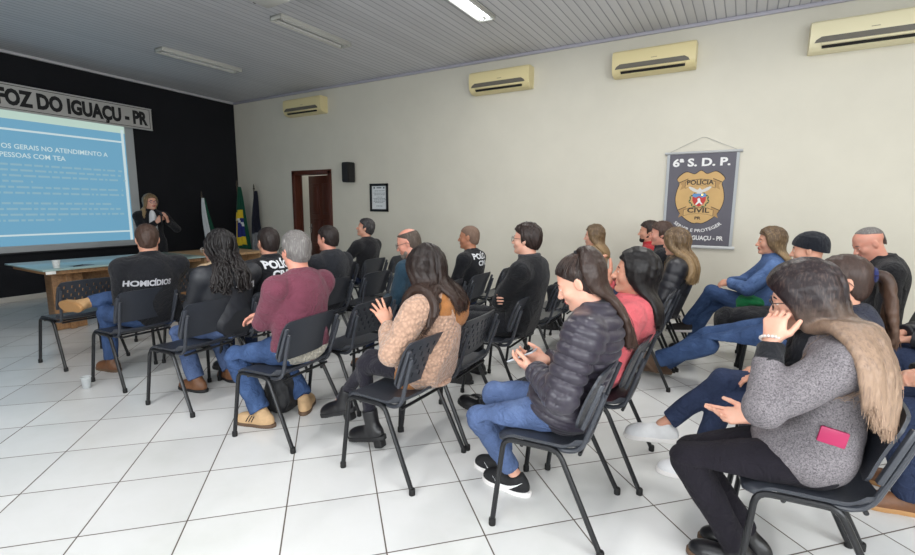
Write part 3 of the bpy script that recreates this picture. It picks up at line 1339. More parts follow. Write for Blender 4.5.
# ------------------------------------------------------------------ camera
cd = bpy.data.cameras.new('camera')
cam = bpy.data.objects.new('camera', cd)
COL.objects.link(cam)
fwv, rt, upv = V(-0.508515, 0.84847016, -0.14666591), V(0.85725498, 0.51485459, 0.00621643), V(-0.08078607, 0.12256893, 0.98916655)
Mx = np.eye(4)
Mx[:3, 0], Mx[:3, 1], Mx[:3, 2] = rt, upv, -fwv
Mx[:3, 3] = (9.77787, -6.74966, 1.46025)
cam.matrix_world = Matrix(Mx.tolist())
cd.sensor_fit = 'HORIZONTAL'
cd.sensor_width = 36
cd.lens = 475.22 / 915 * 36
cd.clip_start = .05
SC.camera = cam


def wall_mat(name, rgb, var=.05):
    m, nt, b = new_mat(name)
    c = srgb(*rgb)
    vec = coords(nt)
    f = noise(nt, vec, 1.3, 5, .6)
    nt.links.new(ramp(nt, f, [(.3, mul(c, 1 - var)), (.7, mul(c, 1 + var * .4))]), b.inputs['Base Color'])
    b.inputs['Roughness'].default_value = .75
    b.inputs['Specular IOR Level'].default_value = .25
    bump(nt, b, noise(nt, vec, 60, 4), .12, .004)
    return m


side_white = wall_mat('painted_white_wall', (211, 207, 194))
front_dark = wall_mat('painted_dark_wall', (25, 26, 31), .2)


def floor_material():
    m, nt, b = new_mat('ceramic_floor_tiles')
    tc = nt.nodes.new('ShaderNodeTexCoord')
    sep = nt.nodes.new('ShaderNodeSeparateXYZ')
    nt.links.new(tc.outputs['Object'], sep.inputs[0])
    S = .44

    def mth(op, a, bb=None, clampv=False):
        n = nt.nodes.new('ShaderNodeMath')
        n.operation = op
        for i, q in enumerate((a, bb)):
            if q is None:
                continue
            if isinstance(q, (int, float)):
                n.inputs[i].default_value = q
            else:
                nt.links.new(q, n.inputs[i])
        return n.outputs[0]
    ds, ids = [], []
    for ax in 'XY':
        u = mth('DIVIDE', sep.outputs[ax], S)
        fr = mth('FRACT', mth('ADD', u, 100.5))
        ds.append(mth('ABSOLUTE', mth('SUBTRACT', fr, .5)))       # 0 on the joint
        ids.append(mth('FLOOR', mth('ADD', u, 100)))
    dm = mth('MINIMUM', ds[0], ds[1])
    mr = nt.nodes.new('ShaderNodeMapRange')
    mr.inputs['From Min'].default_value = .0055
    mr.inputs['From Max'].default_value = .0095
    nt.links.new(dm, mr.inputs['Value'])
    tile = mr.outputs[0]
    cb = nt.nodes.new('ShaderNodeCombineXYZ')
    nt.links.new(ids[0], cb.inputs[0])
    nt.links.new(ids[1], cb.inputs[1])
    wn = nt.nodes.new('ShaderNodeTexWhiteNoise')
    nt.links.new(cb.outputs[0], wn.inputs['Vector'])
    base = ramp(nt, wn.outputs['Value'], [(.0, srgb(214, 214, 213)), (1., srgb(223, 223, 222))])
    dirt = ramp(nt, noise(nt, tc.outputs['Object'], 1.1, 6, .62), [(.42, (1, 1, 1, 1)), (.56, (.93, .935, .92, 1)), (.72, (.80, .82, .78, 1))])
    mx = nt.nodes.new('ShaderNodeMixRGB')
    mx.blend_type = 'MULTIPLY'
    mx.inputs[0].default_value = .6
    nt.links.new(base, mx.inputs[1])
    nt.links.new(dirt, mx.inputs[2])
    mj = nt.nodes.new('ShaderNodeMixRGB')
    nt.links.new(tile, mj.inputs[0])
    mj.inputs[1].default_value = srgb(92, 82, 74)
    nt.links.new(mx.outputs[0], mj.inputs[2])
    nt.links.new(mj.outputs[0], b.inputs['Base Color'])
    rr = nt.nodes.new('ShaderNodeMapRange')
    rr.inputs['To Min'].default_value = .8
    rr.inputs['To Max'].default_value = .24
    nt.links.new(tile, rr.inputs['Value'])
    nt.links.new(rr.outputs[0], b.inputs['Roughness'])
    b.inputs['Specular IOR Level'].default_value = .4
    bump(nt, b, tile, .35, .003)
    return m


FLX, FLY = (.69700607, .71706523), (-.71706523, .69700607)
M = MB()


def to_tile(x, y):
    dx, dy = x - 6.73514, y + 6.60036
    return dx * FLX[0] + dy * FLX[1], dx * FLY[0] + dy * FLY[1]


XB, YL = 13.6, -9.0                  # back wall and left wall, both behind the camera
M.prism([to_tile(*p) for p in ((-.3, .9), (-.3, YL - .3), (XB + .3, YL - .3), (XB + .3, .9))], -.08, 0)
fl = M.build('floor', floor_material())
fl.location = (6.73514, -6.60036, 0)
fl.rotation_euler = (0, 0, math.atan2(FLX[1], FLX[0]))
fl['kind'] = 'structure'


def ceiling_material():
    m, nt, b = new_mat('pvc_ceiling_slats')
    tc = nt.nodes.new('ShaderNodeTexCoord')
    sep = nt.nodes.new('ShaderNodeSeparateXYZ')
    nt.links.new(tc.outputs['Object'], sep.inputs[0])

    def mth(op, a, bb=None):
        n = nt.nodes.new('ShaderNodeMath')
        n.operation = op
        for i, q in enumerate((a, bb)):
            if q is None:
                continue
            if isinstance(q, (int, float)):
                n.inputs[i].default_value = q
            else:
                nt.links.new(q, n.inputs[i])
        return n.outputs[0]
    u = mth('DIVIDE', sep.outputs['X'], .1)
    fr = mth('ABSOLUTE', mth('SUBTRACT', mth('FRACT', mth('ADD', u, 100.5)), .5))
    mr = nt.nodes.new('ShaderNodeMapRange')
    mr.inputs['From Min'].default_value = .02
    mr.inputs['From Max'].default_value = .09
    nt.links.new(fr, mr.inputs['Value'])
    cb = nt.nodes.new('ShaderNodeCombineXYZ')
    nt.links.new(mth('FLOOR', mth('DIVIDE', sep.outputs['X'], .2)), cb.inputs[0])
    wn = nt.nodes.new('ShaderNodeTexWhiteNoise')
    nt.links.new(cb.outputs[0], wn.inputs['Vector'])
    base = ramp(nt, wn.outputs['Value'], [(0, srgb(204, 204, 208)), (1, srgb(214, 214, 218))])
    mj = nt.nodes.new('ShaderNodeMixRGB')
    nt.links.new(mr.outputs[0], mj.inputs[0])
    mj.inputs[1].default_value = srgb(152, 153, 162)  # groove shade put into the slat colour, on top of the bump
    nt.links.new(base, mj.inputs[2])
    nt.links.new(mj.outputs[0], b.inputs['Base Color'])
    b.inputs['Roughness'].default_value = .5
    b.inputs['Specular IOR Level'].default_value = .3
    bump(nt, b, mr.outputs[0], .6, .006)
    return m


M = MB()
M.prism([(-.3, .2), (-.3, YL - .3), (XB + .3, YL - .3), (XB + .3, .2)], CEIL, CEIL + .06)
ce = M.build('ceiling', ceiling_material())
ce.rotation_euler = (0, 0, 0)
ce['kind'] = 'structure'


def struct(o):
    o['kind'] = 'structure'
    return o


# side wall (right in the photo) with its doorway
DX0, DX1, DZ = 1.86, 2.83, 2.10
M = MB()
T = .16
M.box(((DX0 - .3) / 2, T / 2, CEIL / 2), (DX0 + .3, T, CEIL))
M.box(((DX1 + XB) / 2 + .1, T / 2, CEIL / 2), (XB - DX1 + .2, T, CEIL))
M.box(((DX0 + DX1) / 2, T / 2, (DZ + CEIL) / 2), (DX1 - DX0, T, CEIL - DZ))
struct(M.build('wall_right', side_white))

# front wall, dark
fw = empty('wall_front_frame', (0, 0, 0), WANG)
bpy.data.objects.remove(fw)
FR = Matrix.Rotation(WANG, 4, 'Z')


def front(depth, s, z):
    """point on the front wall: depth into the room, s metres left of the corner, z up"""
    return np.array((FR @ Vector((depth, -s, z)))[:])


def place_front(o):
    o.rotation_euler = (0, 0, WANG)
    return o


M = MB()
M.box((-.08, -4.7, CEIL / 2), (.16, 9.8, CEIL))
struct(place_front(M.build('wall_front', front_dark)))
M = MB()
M.box((.008, -4.7, .04), (.018, 9.4, .08), .003)
struct(place_front(M.build('baseboard_front', plain('baseboard_tile', (196, 192, 184), .35))))
M = MB()
M.box((.02, -4.7, CEIL - .022), (.045, 9.4, .04), .006)
struct(place_front(M.build('trim_1', plain('pale_cornice', (196, 196, 200), .5))))
M = MB()
M.box((XB / 2 + .02, -.018, CEIL - .022), (XB - .04, .04, .04), .006)
struct(M.build('trim_2', plain('lilac_cornice', (172, 170, 182), .5)))
M = MB()
M.box((DX0 / 2, -.007, .04), (DX0 - .06, .016, .08), .003)
M.box(((DX1 + XB) / 2 + .02, -.007, .04), (XB - DX1 - .1, .016, .08), .003)
struct(M.build('baseboard_right', MATS['baseboard_tile']))


# unseen left and back walls, windows spaced for the daylight they give
def windowed(name, horizontal, fixed, a0, a1, spans, z0, z1):
    M = MB()

    def bx(u0, u1, lo, hi):
        c, s = (u0 + u1) / 2, u1 - u0
        if horizontal:
            M.box((c, fixed, (lo + hi) / 2), (s, .16, hi - lo))
        else:
            M.box((fixed, c, (lo + hi) / 2), (.16, s, hi - lo))
    u = a0
    for s0, s1 in spans:
        bx(u, s0, 0, CEIL)
        bx(s0, s1, 0, z0)
        bx(s0, s1, z1, CEIL)
        u = s1
    bx(u, a1, 0, CEIL)
    struct(M.build(name, side_white))
    for i, (s0, s1) in enumerate(spans):
        W = MB()
        for q in range(5):
            t = s0 + .02 + (s1 - s0 - .04) * q / 4
            if horizontal:
                W.box((t, fixed, (z0 + z1) / 2), (.045, .06, z1 - z0))
            else:
                W.box((fixed, t, (z0 + z1) / 2), (.06, .045, z1 - z0))
        for z in (z0 + .02, z0 + (z1 - z0) * .65, z1 - .02):
            if horizontal:
                W.box(((s0 + s1) / 2, fixed, z), (s1 - s0, .06, .04))
            else:
                W.box((fixed, (s0 + s1) / 2, z), (.06, s1 - s0, .04))
        global WIN
        WIN += 1
        struct(W.build('window_%d' % WIN, grey_paint))
        la = bpy.data.lights.new('window_daylight', 'AREA')
        la.shape = 'RECTANGLE'
        la.size, la.size_y = s1 - s0, z1 - z0
        la.color = (.93, .97, 1.)
        la.energy = WIN_E * (s1 - s0) * (z1 - z0)
        lo = bpy.data.objects.new('window_daylight', la)
        COL.objects.link(lo)
        if horizontal:
            lo.location = ((s0 + s1) / 2, fixed + (.14 if fixed < -4 else -.14), (z0 + z1) / 2)
            lo.rotation_euler = (PI / 2, 0, 0) if fixed < -4 else (-PI / 2, 0, 0)
        else:
            lo.location = (fixed - .14, (s0 + s1) / 2, (z0 + z1) / 2)
            lo.rotation_euler = (PI / 2, 0, PI / 2)
        if horizontal:
            lo.rotation_euler = (PI / 2, 0, 0)


WIN = 0
WIN_E = 34
windowed('wall_left', True, YL - .08, -.9, XB, [(6.9, 9.3), (10.4, 12.8)], 1.0, 2.7)
windowed('wall_back', False, XB + .08, YL, .16, [(-7.9, -5.5)], 1.0, 2.7)

# ------------------------------------------------------------------ door
wood_dark = None


def wood(name, rgb, rough=.4, scale=(6, 6, .7)):
    m, nt, b = new_mat(name)
    c = srgb(*rgb)
    vec = coords(nt, scale)
    f = noise(nt, vec, 6, 5, .6)
    nt.links.new(ramp(nt, f, [(.3, mul(c, .62)), (.55, c), (.75, mul(c, 1.25))]), b.inputs['Base Color'])
    b.inputs['Roughness'].default_value = rough
    bump(nt, b, f, .1, .003)
    MATS[name] = m
    return m


wd = wood('varnished_brown_wood', (86, 44, 30))
M = MB()
fw_ = .085
M.box((DX0 - fw_ / 2 + .02, .07, DZ / 2 + .02), (fw_, .2, DZ + .04), .006)
M.box((DX1 + fw_ / 2 - .02, .07, DZ / 2 + .02), (fw_, .2, DZ + .04), .006)
M.box(((DX0 + DX1) / 2, .07, DZ + fw_ / 2 - .02), (DX1 - DX0 + fw_ * 2 - .04, .2, fw_), .006)
M.box((DX0 + .03, .12, DZ / 2), (.03, .03, DZ), .003)
M.box((DX1 - .03, .12, DZ / 2), (.03, .03, DZ), .003)
dframe = struct(M.build('door_1', wd))
leaf = empty('door_leaf', (DX1 - .03, .135, 0), math.radians(-9))
leaf['kind'] = 'structure'
leaf.parent = dframe
M = MB()
LW, LH = .86, 2.06
M.box((-LW / 2, .018, LH / 2 + .01), (LW, .036, LH), .004)
lb = M.build('panel_board', wd, leaf)
for cx in (-.25, -.63):
    for cz, h in ((.45, .5), (1.0, .4), (1.6, .62)):
        M = MB()
        M.box((cx, -.004, cz), (.27, .014, h), .006)
        M.box((cx, -.012, cz), (.19, .014, h - .09), .006)
        M.build('raised_panel', wd, leaf)
M = MB()
M.tube([(-.8, 0, 1.02), (-.8, -.05, 1.02), (-.69, -.055, 1.02)], .009, 8)
M.box((-.8, -.003, 1.0), (.035, .006, .18), .002)
M.build('door_handle', chrome, leaf)
# the room beyond the doorway
M = MB()
M.box((3.1, 1.9, 1.5), (3.6, .1, 3.0))
M.box((1.2, 1.05, 1.5), (.1, 1.7, 3.0))
M.box((4.7, 1.05, 1.5), (.1, 1.7, 3.0))
M.box((3.0, 1.05, 3.0), (3.6, 1.8, .1))
struct(M.build('wall_beyond_door', side_white))
lt = bpy.data.lights.new('beyond_door_light', 'POINT')  # unseen point light without a fixture, filling the room beyond the door
lt.energy = 9
lt.shadow_soft_size = .15
lo = bpy.data.objects.new('beyond_door_light', lt)
lo.location = (2.0, 1.2, 2.6)
COL.objects.link(lo)


# ------------------------------------------------------------------ air conditioners
def aircon(x0, x1, z0, z1, label, tone):
    """split unit on the side wall"""
    w, h, d = x1 - x0, z1 - z0, .2
    root = empty('air_conditioner', ((x0 + x1) / 2, 0, z0), 0, label, 'air conditioner', 'air conditioners along the white wall')
    prof = [(0, 0), (-.09, 0), (-.15, .02), (-.185, .055), (-.2, .11), (-.2, h - .07), (-.19, h - .02), (-.17, h), (0, h)]
    M = MB()
    # profile in (y,z) swept along x; end caps a little rounded
    R = Matrix(((0, 0, 1, 0), (1, 0, 0, 0), (0, 1, 0, 0), (0, 0, 0, 1)))
    M.prism(prof, -w / 2 + .03, w / 2 - .03, R)
    M.prism([(p[0] * .985, h / 2 + (p[1] - h / 2) * .985) for p in prof], -w / 2, w / 2, R)
    M.build('casing', tone, root, 30)
    M = MB()
    M.box((0, -.006, 0), (w, .004, .004)).bm
    M = MB()
    hd = h * .27
    pts = [(-w / 2 + .04, hd - .005), (-w / 2 + .055, hd + .025), (-w / 2 + .10, hd + .052), (w / 2 - .12, hd + .052), (w / 2 - .075, hd + .025), (w / 2 - .06, hd - .005)]
    M.prism(pts, .199, .2035, Matrix(((1, 0, 0, 0), (0, 0, -1, 0), (0, 1, 0, 0), (0, 0, 0, 1))))
    M.build('intake_strip', plain('smoky_strip', (104, 100, 92), .25), root)
    M = MB()
    M.box((0, -.192, h * .2), (w - .2, .03, .022), .006, Matrix.Rotation(math.radians(-25), 3, 'X'))
    M.build('flap', tone, root)
    M = MB()
    M.box((0, -.176, h * .13), (w - .22, .03, .032), .004, Matrix.Rotation(math.radians(-32), 3, 'X'))
    M.build('outlet_slot', dark_slot, root)
    M = MB()
    M.box((.02, -.2005, h * .56), (.07, .002, .007))
    M.build('badge', plain('badge_grey', (150, 140, 116), .4), root)
    return root


cream2 = plain('ac_cream_pale', (228, 220, 186), .38, spec=.4)
aircon(1.83, 2.85, 3.2, 3.5, 'cream wall air conditioner above the brown doorway, nearest the dark wall', cream)
aircon(6.03, 7.0, 3.16, 3.46, 'cream wall air conditioner in the middle of the white wall, second from the dark wall', cream)
aircon(8.15, 9.12, 3.14, 3.44, 'cream wall air conditioner directly above the grey police banner', cream)
aircon(10.22, 11.25, 3.13, 3.43, 'cream wall air conditioner at the far right end, cut by the frame', cream2)

# ------------------------------------------------------------------ small wall things
sp = empty('wall_speaker', (3.435, 0, 1.9), 0, 'small black loudspeaker hung high on the white wall right of the door', 'speaker')
M = MB()
M.prism([(-.1, -.03), (.1, -.03), (.08, -.2), (-.08, -.2)], 0, .36)
bmesh.ops.bevel(M.bm, geom=M.bm.edges[:], offset=.012, segments=2, affect='EDGES')
M.build('cabinet', plain('speaker_black', (20, 20, 22), .5), sp)
M = MB()
M.box((0, -.202, .18), (.14, .012, .31), .005)
M.build('grille', plain('speaker_grille', (30, 30, 33), .7, 0, .2, 400), sp)
M = MB()
M.box((0, -.016, .18), (.05, .03, .12), .004)
M.build('bracket', black_steel, sp)

pf = empty('framed_certificate', (4.075, 0, 1.37), 0, 'black framed certificate with printed lines hung on the white wall', 'picture')
M = MB()
w, h = .42, .5
for (cx, cz, sx, sz) in ((0, .022, w, .044), (0, h - .022, w, .044), (-w / 2 + .022, h / 2, .044, h), (w / 2 - .022, h / 2, .044, h)):
    M.box((cx, -.014, cz), (sx, .024, sz), .004)
M.build('picture_frame', plain('frame_black', (22, 22, 25), .4), pf)
M = MB()
M.box((0, -.006, h / 2), (w - .07, .006, h - .07))
M.build('paper', plain('paper', (218, 222, 224), .6), pf)
for i, (z, ww) in enumerate(((.37, .2), (.33, .25), (.30, .22), (.26, .12), (.235, .26), (.21, .24), (.185, .26), (.16, .2), (.10, .14))):
    M = MB()
    x = -ww / 2
    rr = random.Random(i)
    while x < ww / 2:
        l = rr.uniform(.015, .045)
        M.box((x + l / 2, -.0096, z), (l, .001, .009))
        x += l + .008
    M.build('lettering', plain('print_grey', (96, 104, 112), .7), pf)
M = MB()
M.box((-.11, -.0096, .425), (.035, .001, .03), 0)
M.box((.11, -.0096, .425), (.035, .001, .03), 0)
M.box((0, -.0096, .425), (.11, .001, .02), 0)
M.build('lettering', MATS['print_grey'], pf)

# ------------------------------------------------------------------ police banner
bn = empty('wall_banner', (9.265, 0, .98), 0, 'dark grey hanging banner with a gold police badge on the white wall', 'banner')
BW, BH = .80, 1.17
ban_grey = plain('banner_grey', (90, 88, 98), .6, 0, .05, 5)
M = MB()
M.box((0, -.018, BH / 2), (BW, .004, BH))
M.build('fabric', ban_grey, bn)
for sg in (1, -1):
    M = MB()
    M.box((sg * (BW / 2 - .016), -.0208, BH / 2), (.032, .0012, BH))
    M.build('pale_edge', plain('banner_edge', (170, 174, 178), .6), bn)
M = MB()
M.tube([(-BW / 2 - .03, -.02, BH), (BW / 2 + .03, -.02, BH)], .016, 12)
M.build('top_rod', plain('rod_grey', (176, 178, 180), .4), bn)
M = MB()
M.tube([(-BW / 2 - .03, -.02, 0), (BW / 2 + .03, -.02, 0)], .02, 12)
M.build('bottom_rod', plain('rod_pale', (200, 202, 204), .4), bn)
M = MB()
M.tube([(-BW / 2, -.02, BH), (-.03, -.012, BH + .175), (0, -.01, BH + .18), (.03, -.012, BH + .175), (BW / 2, -.02, BH)], .0025, 6)
M.build('hanging_cord', grey_paint, bn)
FACE = (1, 0, 0), (0, 0, 1)
gold = plain('badge_gold', (196, 160, 104), .6, 0, .06, 6)
gdark = plain('badge_line', (52, 42, 34), .6)


def bt(txt, x, z, width, height, mat, d=.0215, bold=.02, arc=None, shear=0., par=None):
    o = text_on(txt, (x, -d, z), (1, 0, 0), (0, 0, 1), width, height, 'lettering', mat, par or bn, bold, .001, shear, arc, 'c')
    return o


bt('6ª S. D. P.', -.01, BH - .165, .64, .094, white_ink, bold=.035)
bt('FOZ DO IGUAÇU - PR', -.01, .09, .62, .052, white_ink, bold=.035)


def flat_shape(poly, d, name, mat, th=.001):
    M = MB()
    M.prism(poly, d, d + th, Matrix(((1, 0, 0, 0), (0, 0, -1, 0), (0, 1, 0, 0), (0, 0, 0, 1))))
    return M.build(name, mat, bn, 0)


def smooth_poly(pts, n=6):
    """closed Catmull-Rom through the points"""
    P = [np.array(p, float) for p in pts]
    out = []
    m = len(P)
    for i in range(m):
        a, b, c, d = P[i - 1], P[i], P[(i + 1) % m], P[(i + 2) % m]
        for t in np.linspace(0, 1, n, endpoint=False):
            out.append(.5 * ((2 * b) + (-a + c) * t + (2 * a - 5 * b + 4 * c - d) * t * t + (-a + 3 * b - 3 * c + d) * t ** 3))
    return [tuple(p) for p in out]


cz = .60
shield_half = [(0, .345), (.07, .305), (.17, .33), (.262, .25), (.235, .19), (.258, .10), (.27, 0), (.25, -.10), (.2, -.19), (.125, -.26), (.05, -.30)]
shield = [(x, cz + z) for x, z in shield_half] + [(0, cz - .295)] + [(-x, cz + z) for x, z in shield_half[:0:-1]]
flat_shape([(x * 1.03, cz + (z - cz) * 1.03) for x, z in smooth_poly(shield)], .0205, 'badge_outline', gdark)
flat_shape(smooth_poly(shield), .0212, 'badge_shield', gold)


def ribbon(z, bend):
    for sg in (1, -1):
        flat_shape([(sg * .14, z + .065), (sg * .235, z + .02), (sg * .205, z - .02), (sg * .225, z - .075), (sg * .14, z - .03)][::sg], .0218, 'ribbon_tail', plain('ribbon_dark_gold', (170, 134, 84), .6))  # ribbon ends printed in a darker gold
        flat_shape([(sg * .138, z + .068), (sg * .24, z + .022), (sg * .236, z + .014), (sg * .138, z + .06)][::sg], .0222, 'ribbon_line', gdark)
    pts = [(-.165, z + .02), (-.1, z + .045), (0, z + .055), (.1, z + .045), (.165, z + .02), (.165, z - .05), (.1, z - .028), (0, z - .02), (-.1, z - .028), (-.165, z - .05)]
    flat_shape([(x * 1.03, z + (q - z) * 1.12) for x, q in pts], .0224, 'ribbon_outline', gdark)
    flat_shape(pts, .0228, 'ribbon', gold)


ribbon(.785, 1)
ribbon(.44, -1)
bt('POLÍCIA', 0, .777, .30, .056, gdark, .0245, .03)
bt('CIVIL', 0, .432, .25, .056, gdark, .0245, .03)
bt('PR', 0, .345, .07, .036, gdark, .0232, .03)
# coat of arms: small shield, sky, figure, laurels, eagle
red = plain('arms_red', (186, 52, 48), .6)
flat_shape([(-.075, .665), (.075, .665), (.075, .58), (.05, .53), (0, .505), (-.05, .53), (-.075, .58)], .0222, 'arms_shield', red)
flat_shape([(-.075, .665), (.075, .665), (.075, .63), (.03, .615), (0, .635), (-.04, .615), (-.075, .63)], .0234, 'arms_sky', plain('arms_blue', (96, 140, 190), .6))
flat_shape([(-.018, .60), (.0, .615), (.012, .6), (.02, .565), (.045, .535), (.03, .53), (.005, .555), (-.025, .525), (-.04, .53), (-.012, .57)], .0246, 'arms_figure', white_ink)
flat_shape([(.02, .65), (.03, .66), (.045, .652), (.04, .64), (.026, .64)], .0246, 'arms_sun', gold_metal)
flat_shape([(0, .738), (.014, .72), (.03, .712), (.07, .735), (.135, .765), (.125, .738), (.105, .715), (.07, .692), (.03, .68), (.022, .66), (0, .655), (-.022, .66), (-.03, .68), (-.07, .692), (-.105, .715), (-.125, .738), (-.135, .765), (-.07, .735), (-.03, .712), (-.014, .72)], .0225, 'eagle', plain('eagle_white', (206, 204, 200), .6))
green = plain('laurel_green', (58, 92, 64), .6)
for sg in (1, -1):
    M = MB()
    for i in range(7):
        a = math.radians(-62 + 20 * i)
        x, z = sg * .105 * math.cos(a), .585 + .09 * math.sin(a)
        t = a + (.9 if i % 2 else -.2)
        dx, dz = sg * math.cos(t + 1.2) * .024, math.sin(t + 1.2) * .024
        nx, nz = -dz * .42, dx * .42
        M.prism([(x - dx, z - dz), (x + nx, z + nz), (x + dx, z + dz), (x - nx, z - nz)], .0224, .0232, Matrix(((1, 0, 0, 0), (0, 0, -1, 0), (0, 1, 0, 0), (0, 0, 0, 1))))
    M.build('laurel', green, bn, 0)
# arched motto below the badge
o = bt('SERVIR E PROTEGER', 0, .185, .60, .04, white_ink, .0216, .015, arc=.40)

# ------------------------------------------------------------------ ceiling fixtures
tube_on = None


def emis(name, rgb, strength):
    m, nt, b = new_mat(name)
    b.inputs['Base Color'].default_value = srgb(*rgb)
    b.inputs['Emission Color'].default_value = srgb(*rgb)
    b.inputs['Emission Strength'].default_value = strength
    MATS[name] = m
    return m


lit = emis('lit_tube', (245, 250, 255), 9)
unlit = plain('unlit_tube', (206, 206, 204), .35)
fix_white = plain('fixture_white', (186, 186, 180), .4)


def fixture(x, y0, y1, on, label, w=.2):
    L = y1 - y0
    root = empty('ceiling_light', (x, (y0 + y1) / 2, CEIL), 0, label, 'ceiling light', 'fluorescent ceiling fixtures')
    M = MB()
    # a shallow tray open downwards
    M.box((0, 0, -.012), (w, L, .02), .004)
    for sg in (1, -1):
        M.box((sg * (w / 2 - .012), 0, -.035), (.016, L, .05), .004, Matrix.Rotation(sg * -.35, 3, 'Y'))
    M.box((0, L / 2 - .01, -.03), (w, .02, .05), .004)
    M.box((0, -L / 2 + .01, -.03), (w, .02, .05), .004)
    M.build('tray', fix_white, root)
    for sg in (1, -1):
        M = MB()
        M.tube([(sg * w * .22, -L / 2 + .06, -.042), (sg * w * .22, L / 2 - .06, -.042)], .013, 10)
        M.build('fluorescent_tube', lit if on else unlit, root)
    if on:
        la = bpy.data.lights.new('tube_light', 'AREA')
        la.shape = 'RECTANGLE'
        la.size, la.size_y = w * .8, L * .95
        la.energy = LAMP_E
        la.color = (1., .985, .95)
        ob = bpy.data.objects.new('tube_light', la)
        ob.location = (x, (y0 + y1) / 2, CEIL - .09)
        COL.objects.link(ob)
    return root


LAMP_E = 34
fixture(2.45, -2.82, -1.57, False, 'unlit fluorescent ceiling fixture nearest the dark front wall')
fixture(4.88, -2.76, -1.6, False, 'unlit fluorescent ceiling fixture beside the ceiling projector')
fixture(7.0, -2.75, -1.46, True, 'lit fluorescent ceiling fixture glowing white at the top edge')
for x, nm in ((9.4, 'over the audience, next one behind the glowing one'), (11.8, 'furthest back above the last rows of the audience')):  # unseen lit fixtures, put in for their light over the audience
    fixture(x, -2.75, -1.46, True, 'unseen lit fluorescent ceiling fixture %s' % nm)
for x, nm in ((7.0, 'nearest the screen'), (9.4, 'level with the foreground chairs'), (11.8, 'furthest from the screen')):  # second row, likewise unseen and put in for its light
    fixture(x, -6.6, -5.3, True, 'unseen lit fluorescent ceiling fixture over the open aisle, %s' % nm)

pj = empty('ceiling_projector', (5.72, -3.6, 3.39), 0, 'white projector hung below the ceiling, cut by the top edge of the photo', 'projector')
M = MB()
M.box((0, 0, .06), (.34, .42, .12), .02)
M.build('housing', plain('projector_white', (214, 214, 210), .4), pj)
M = MB()
M.lathe([(.045, 0), (.045, .03), (.036, .035)], (-.17, .08, .06), 20, Matrix.Rotation(-PI / 2, 3, 'Y'))
M.build('lens', plain('lens_glass', (20, 22, 30), .08, coat=1), pj)
M = MB()
M.tube([(0, 0, .11), (0, 0, .28)], .02, 12)
M.box((0, 0, .277), (.12, .12, .012), .002)
M.build('ceiling_mount', white_paint, pj)

# ------------------------------------------------------------------ projection screen and slide
ps = empty('projection_screen', front(0, 3.95, 0), WANG, 'large white projection screen with a blue slide on the dark wall', 'projection screen')
SW0, SW1 = 2.22, 5.75               # metres left of the corner


def ss(s):
    return -(s - 3.95)


fabric = plain('screen_fabric', (176, 180, 182), .8)
M = MB()
M.box((.06, ss((SW0 + SW1) / 2), (.73 + 2.92) / 2), (.004, SW1 - SW0, 2.92 - .73))
M.build('fabric', fabric, ps)
M = MB()
M.tube([(.06, ss(SW0 - .02), .73), (.06, ss(SW1 + .02), .73)], .014, 10)
M.build('bottom_bar', plain('bar_dark', (40, 40, 42), .4), ps)
M = MB()
M.box((.065, ss((SW0 + SW1) / 2), 2.97), (.11, SW1 - SW0 + .1, .11), .012)
M.build('roller_case', white_paint, ps)
slide_e = 1.0
blue = emis('slide_blue', (112, 172, 204), slide_e)
pale = emis('slide_pale', (208, 228, 232), slide_e * 1.0)
mint = emis('slide_mint', (196, 222, 210), slide_e)
txtm = emis('slide_text', (190, 222, 236), slide_e * 1.0)
faint = emis('slide_faint_text', (144, 186, 204), slide_e)
for mm in (blue, pale, mint, txtm, faint):
    for nd in mm.node_tree.nodes:
        if nd.type == 'BSDF_PRINCIPLED':
            nd.inputs['Base Color'].default_value = (.05, .05, .05, 1)
            nd.inputs['Roughness'].default_value = .9
IW0, IW1 = 2.37, 5.7


def sbox(s0, s1, z0, z1, d, name, mat, parent=ps):
    M = MB()
    M.box((d, ss((s0 + s1) / 2), (z0 + z1) / 2), (.001, s1 - s0, z1 - z0))
    return M.build(name, mat, parent)


sl = sbox(IW0, IW1, .84, 2.76, .0635, 'slide_image', blue)
sbox(IW0 + .02, IW0 + .065, .84, 2.76, .0645, 'slide_border', pale, sl)
sbox(IW0, IW1, 2.70, 2.86, .0643, 'slide_band', mint, sl)
sbox(IW0 + .06, IW1 - .2, 2.535, 2.565, .0645, 'slide_rule', pale, sl)
sbox(IW0 + .02, IW1 - .2, .985, 1.012, .0645, 'slide_rule', pale, sl)


def stext(txt, s_left, s_right, z, h, mat):
    o = text_on(txt, (0.065, ss(s_left), z), (0, 1, 0), (0, 0, 1), s_left - s_right, h, 'slide_lettering', mat, sl, .012, .0008)
    return o


stext('OS GERAIS NO ATENDIMENTO A', 4.1, 2.68, 2.275, .072, pale)
stext('PESSOAS COM TEA', 4.13, 3.31, 2.15, .072, pale)
M = MB()
rr = random.Random(3)
for z, e in ((2.045, 2.5), (1.965, 2.52), (1.885, 2.5), (1.80, 3.85), (1.715, 2.54), (1.63, 2.5), (1.475, 2.7), (1.39, 2.55), (1.305, 2.5), (1.22, 3.5)):
    M = MB()
    s = 5.4
    while s > e:
        l = rr.uniform(.03, .16)
        M.box((.0653, ss(s - l / 2), z), (.0008, min(l, s - e + .01), .03))
        s -= l + .028
    M.build('slide_lettering', faint, sl)

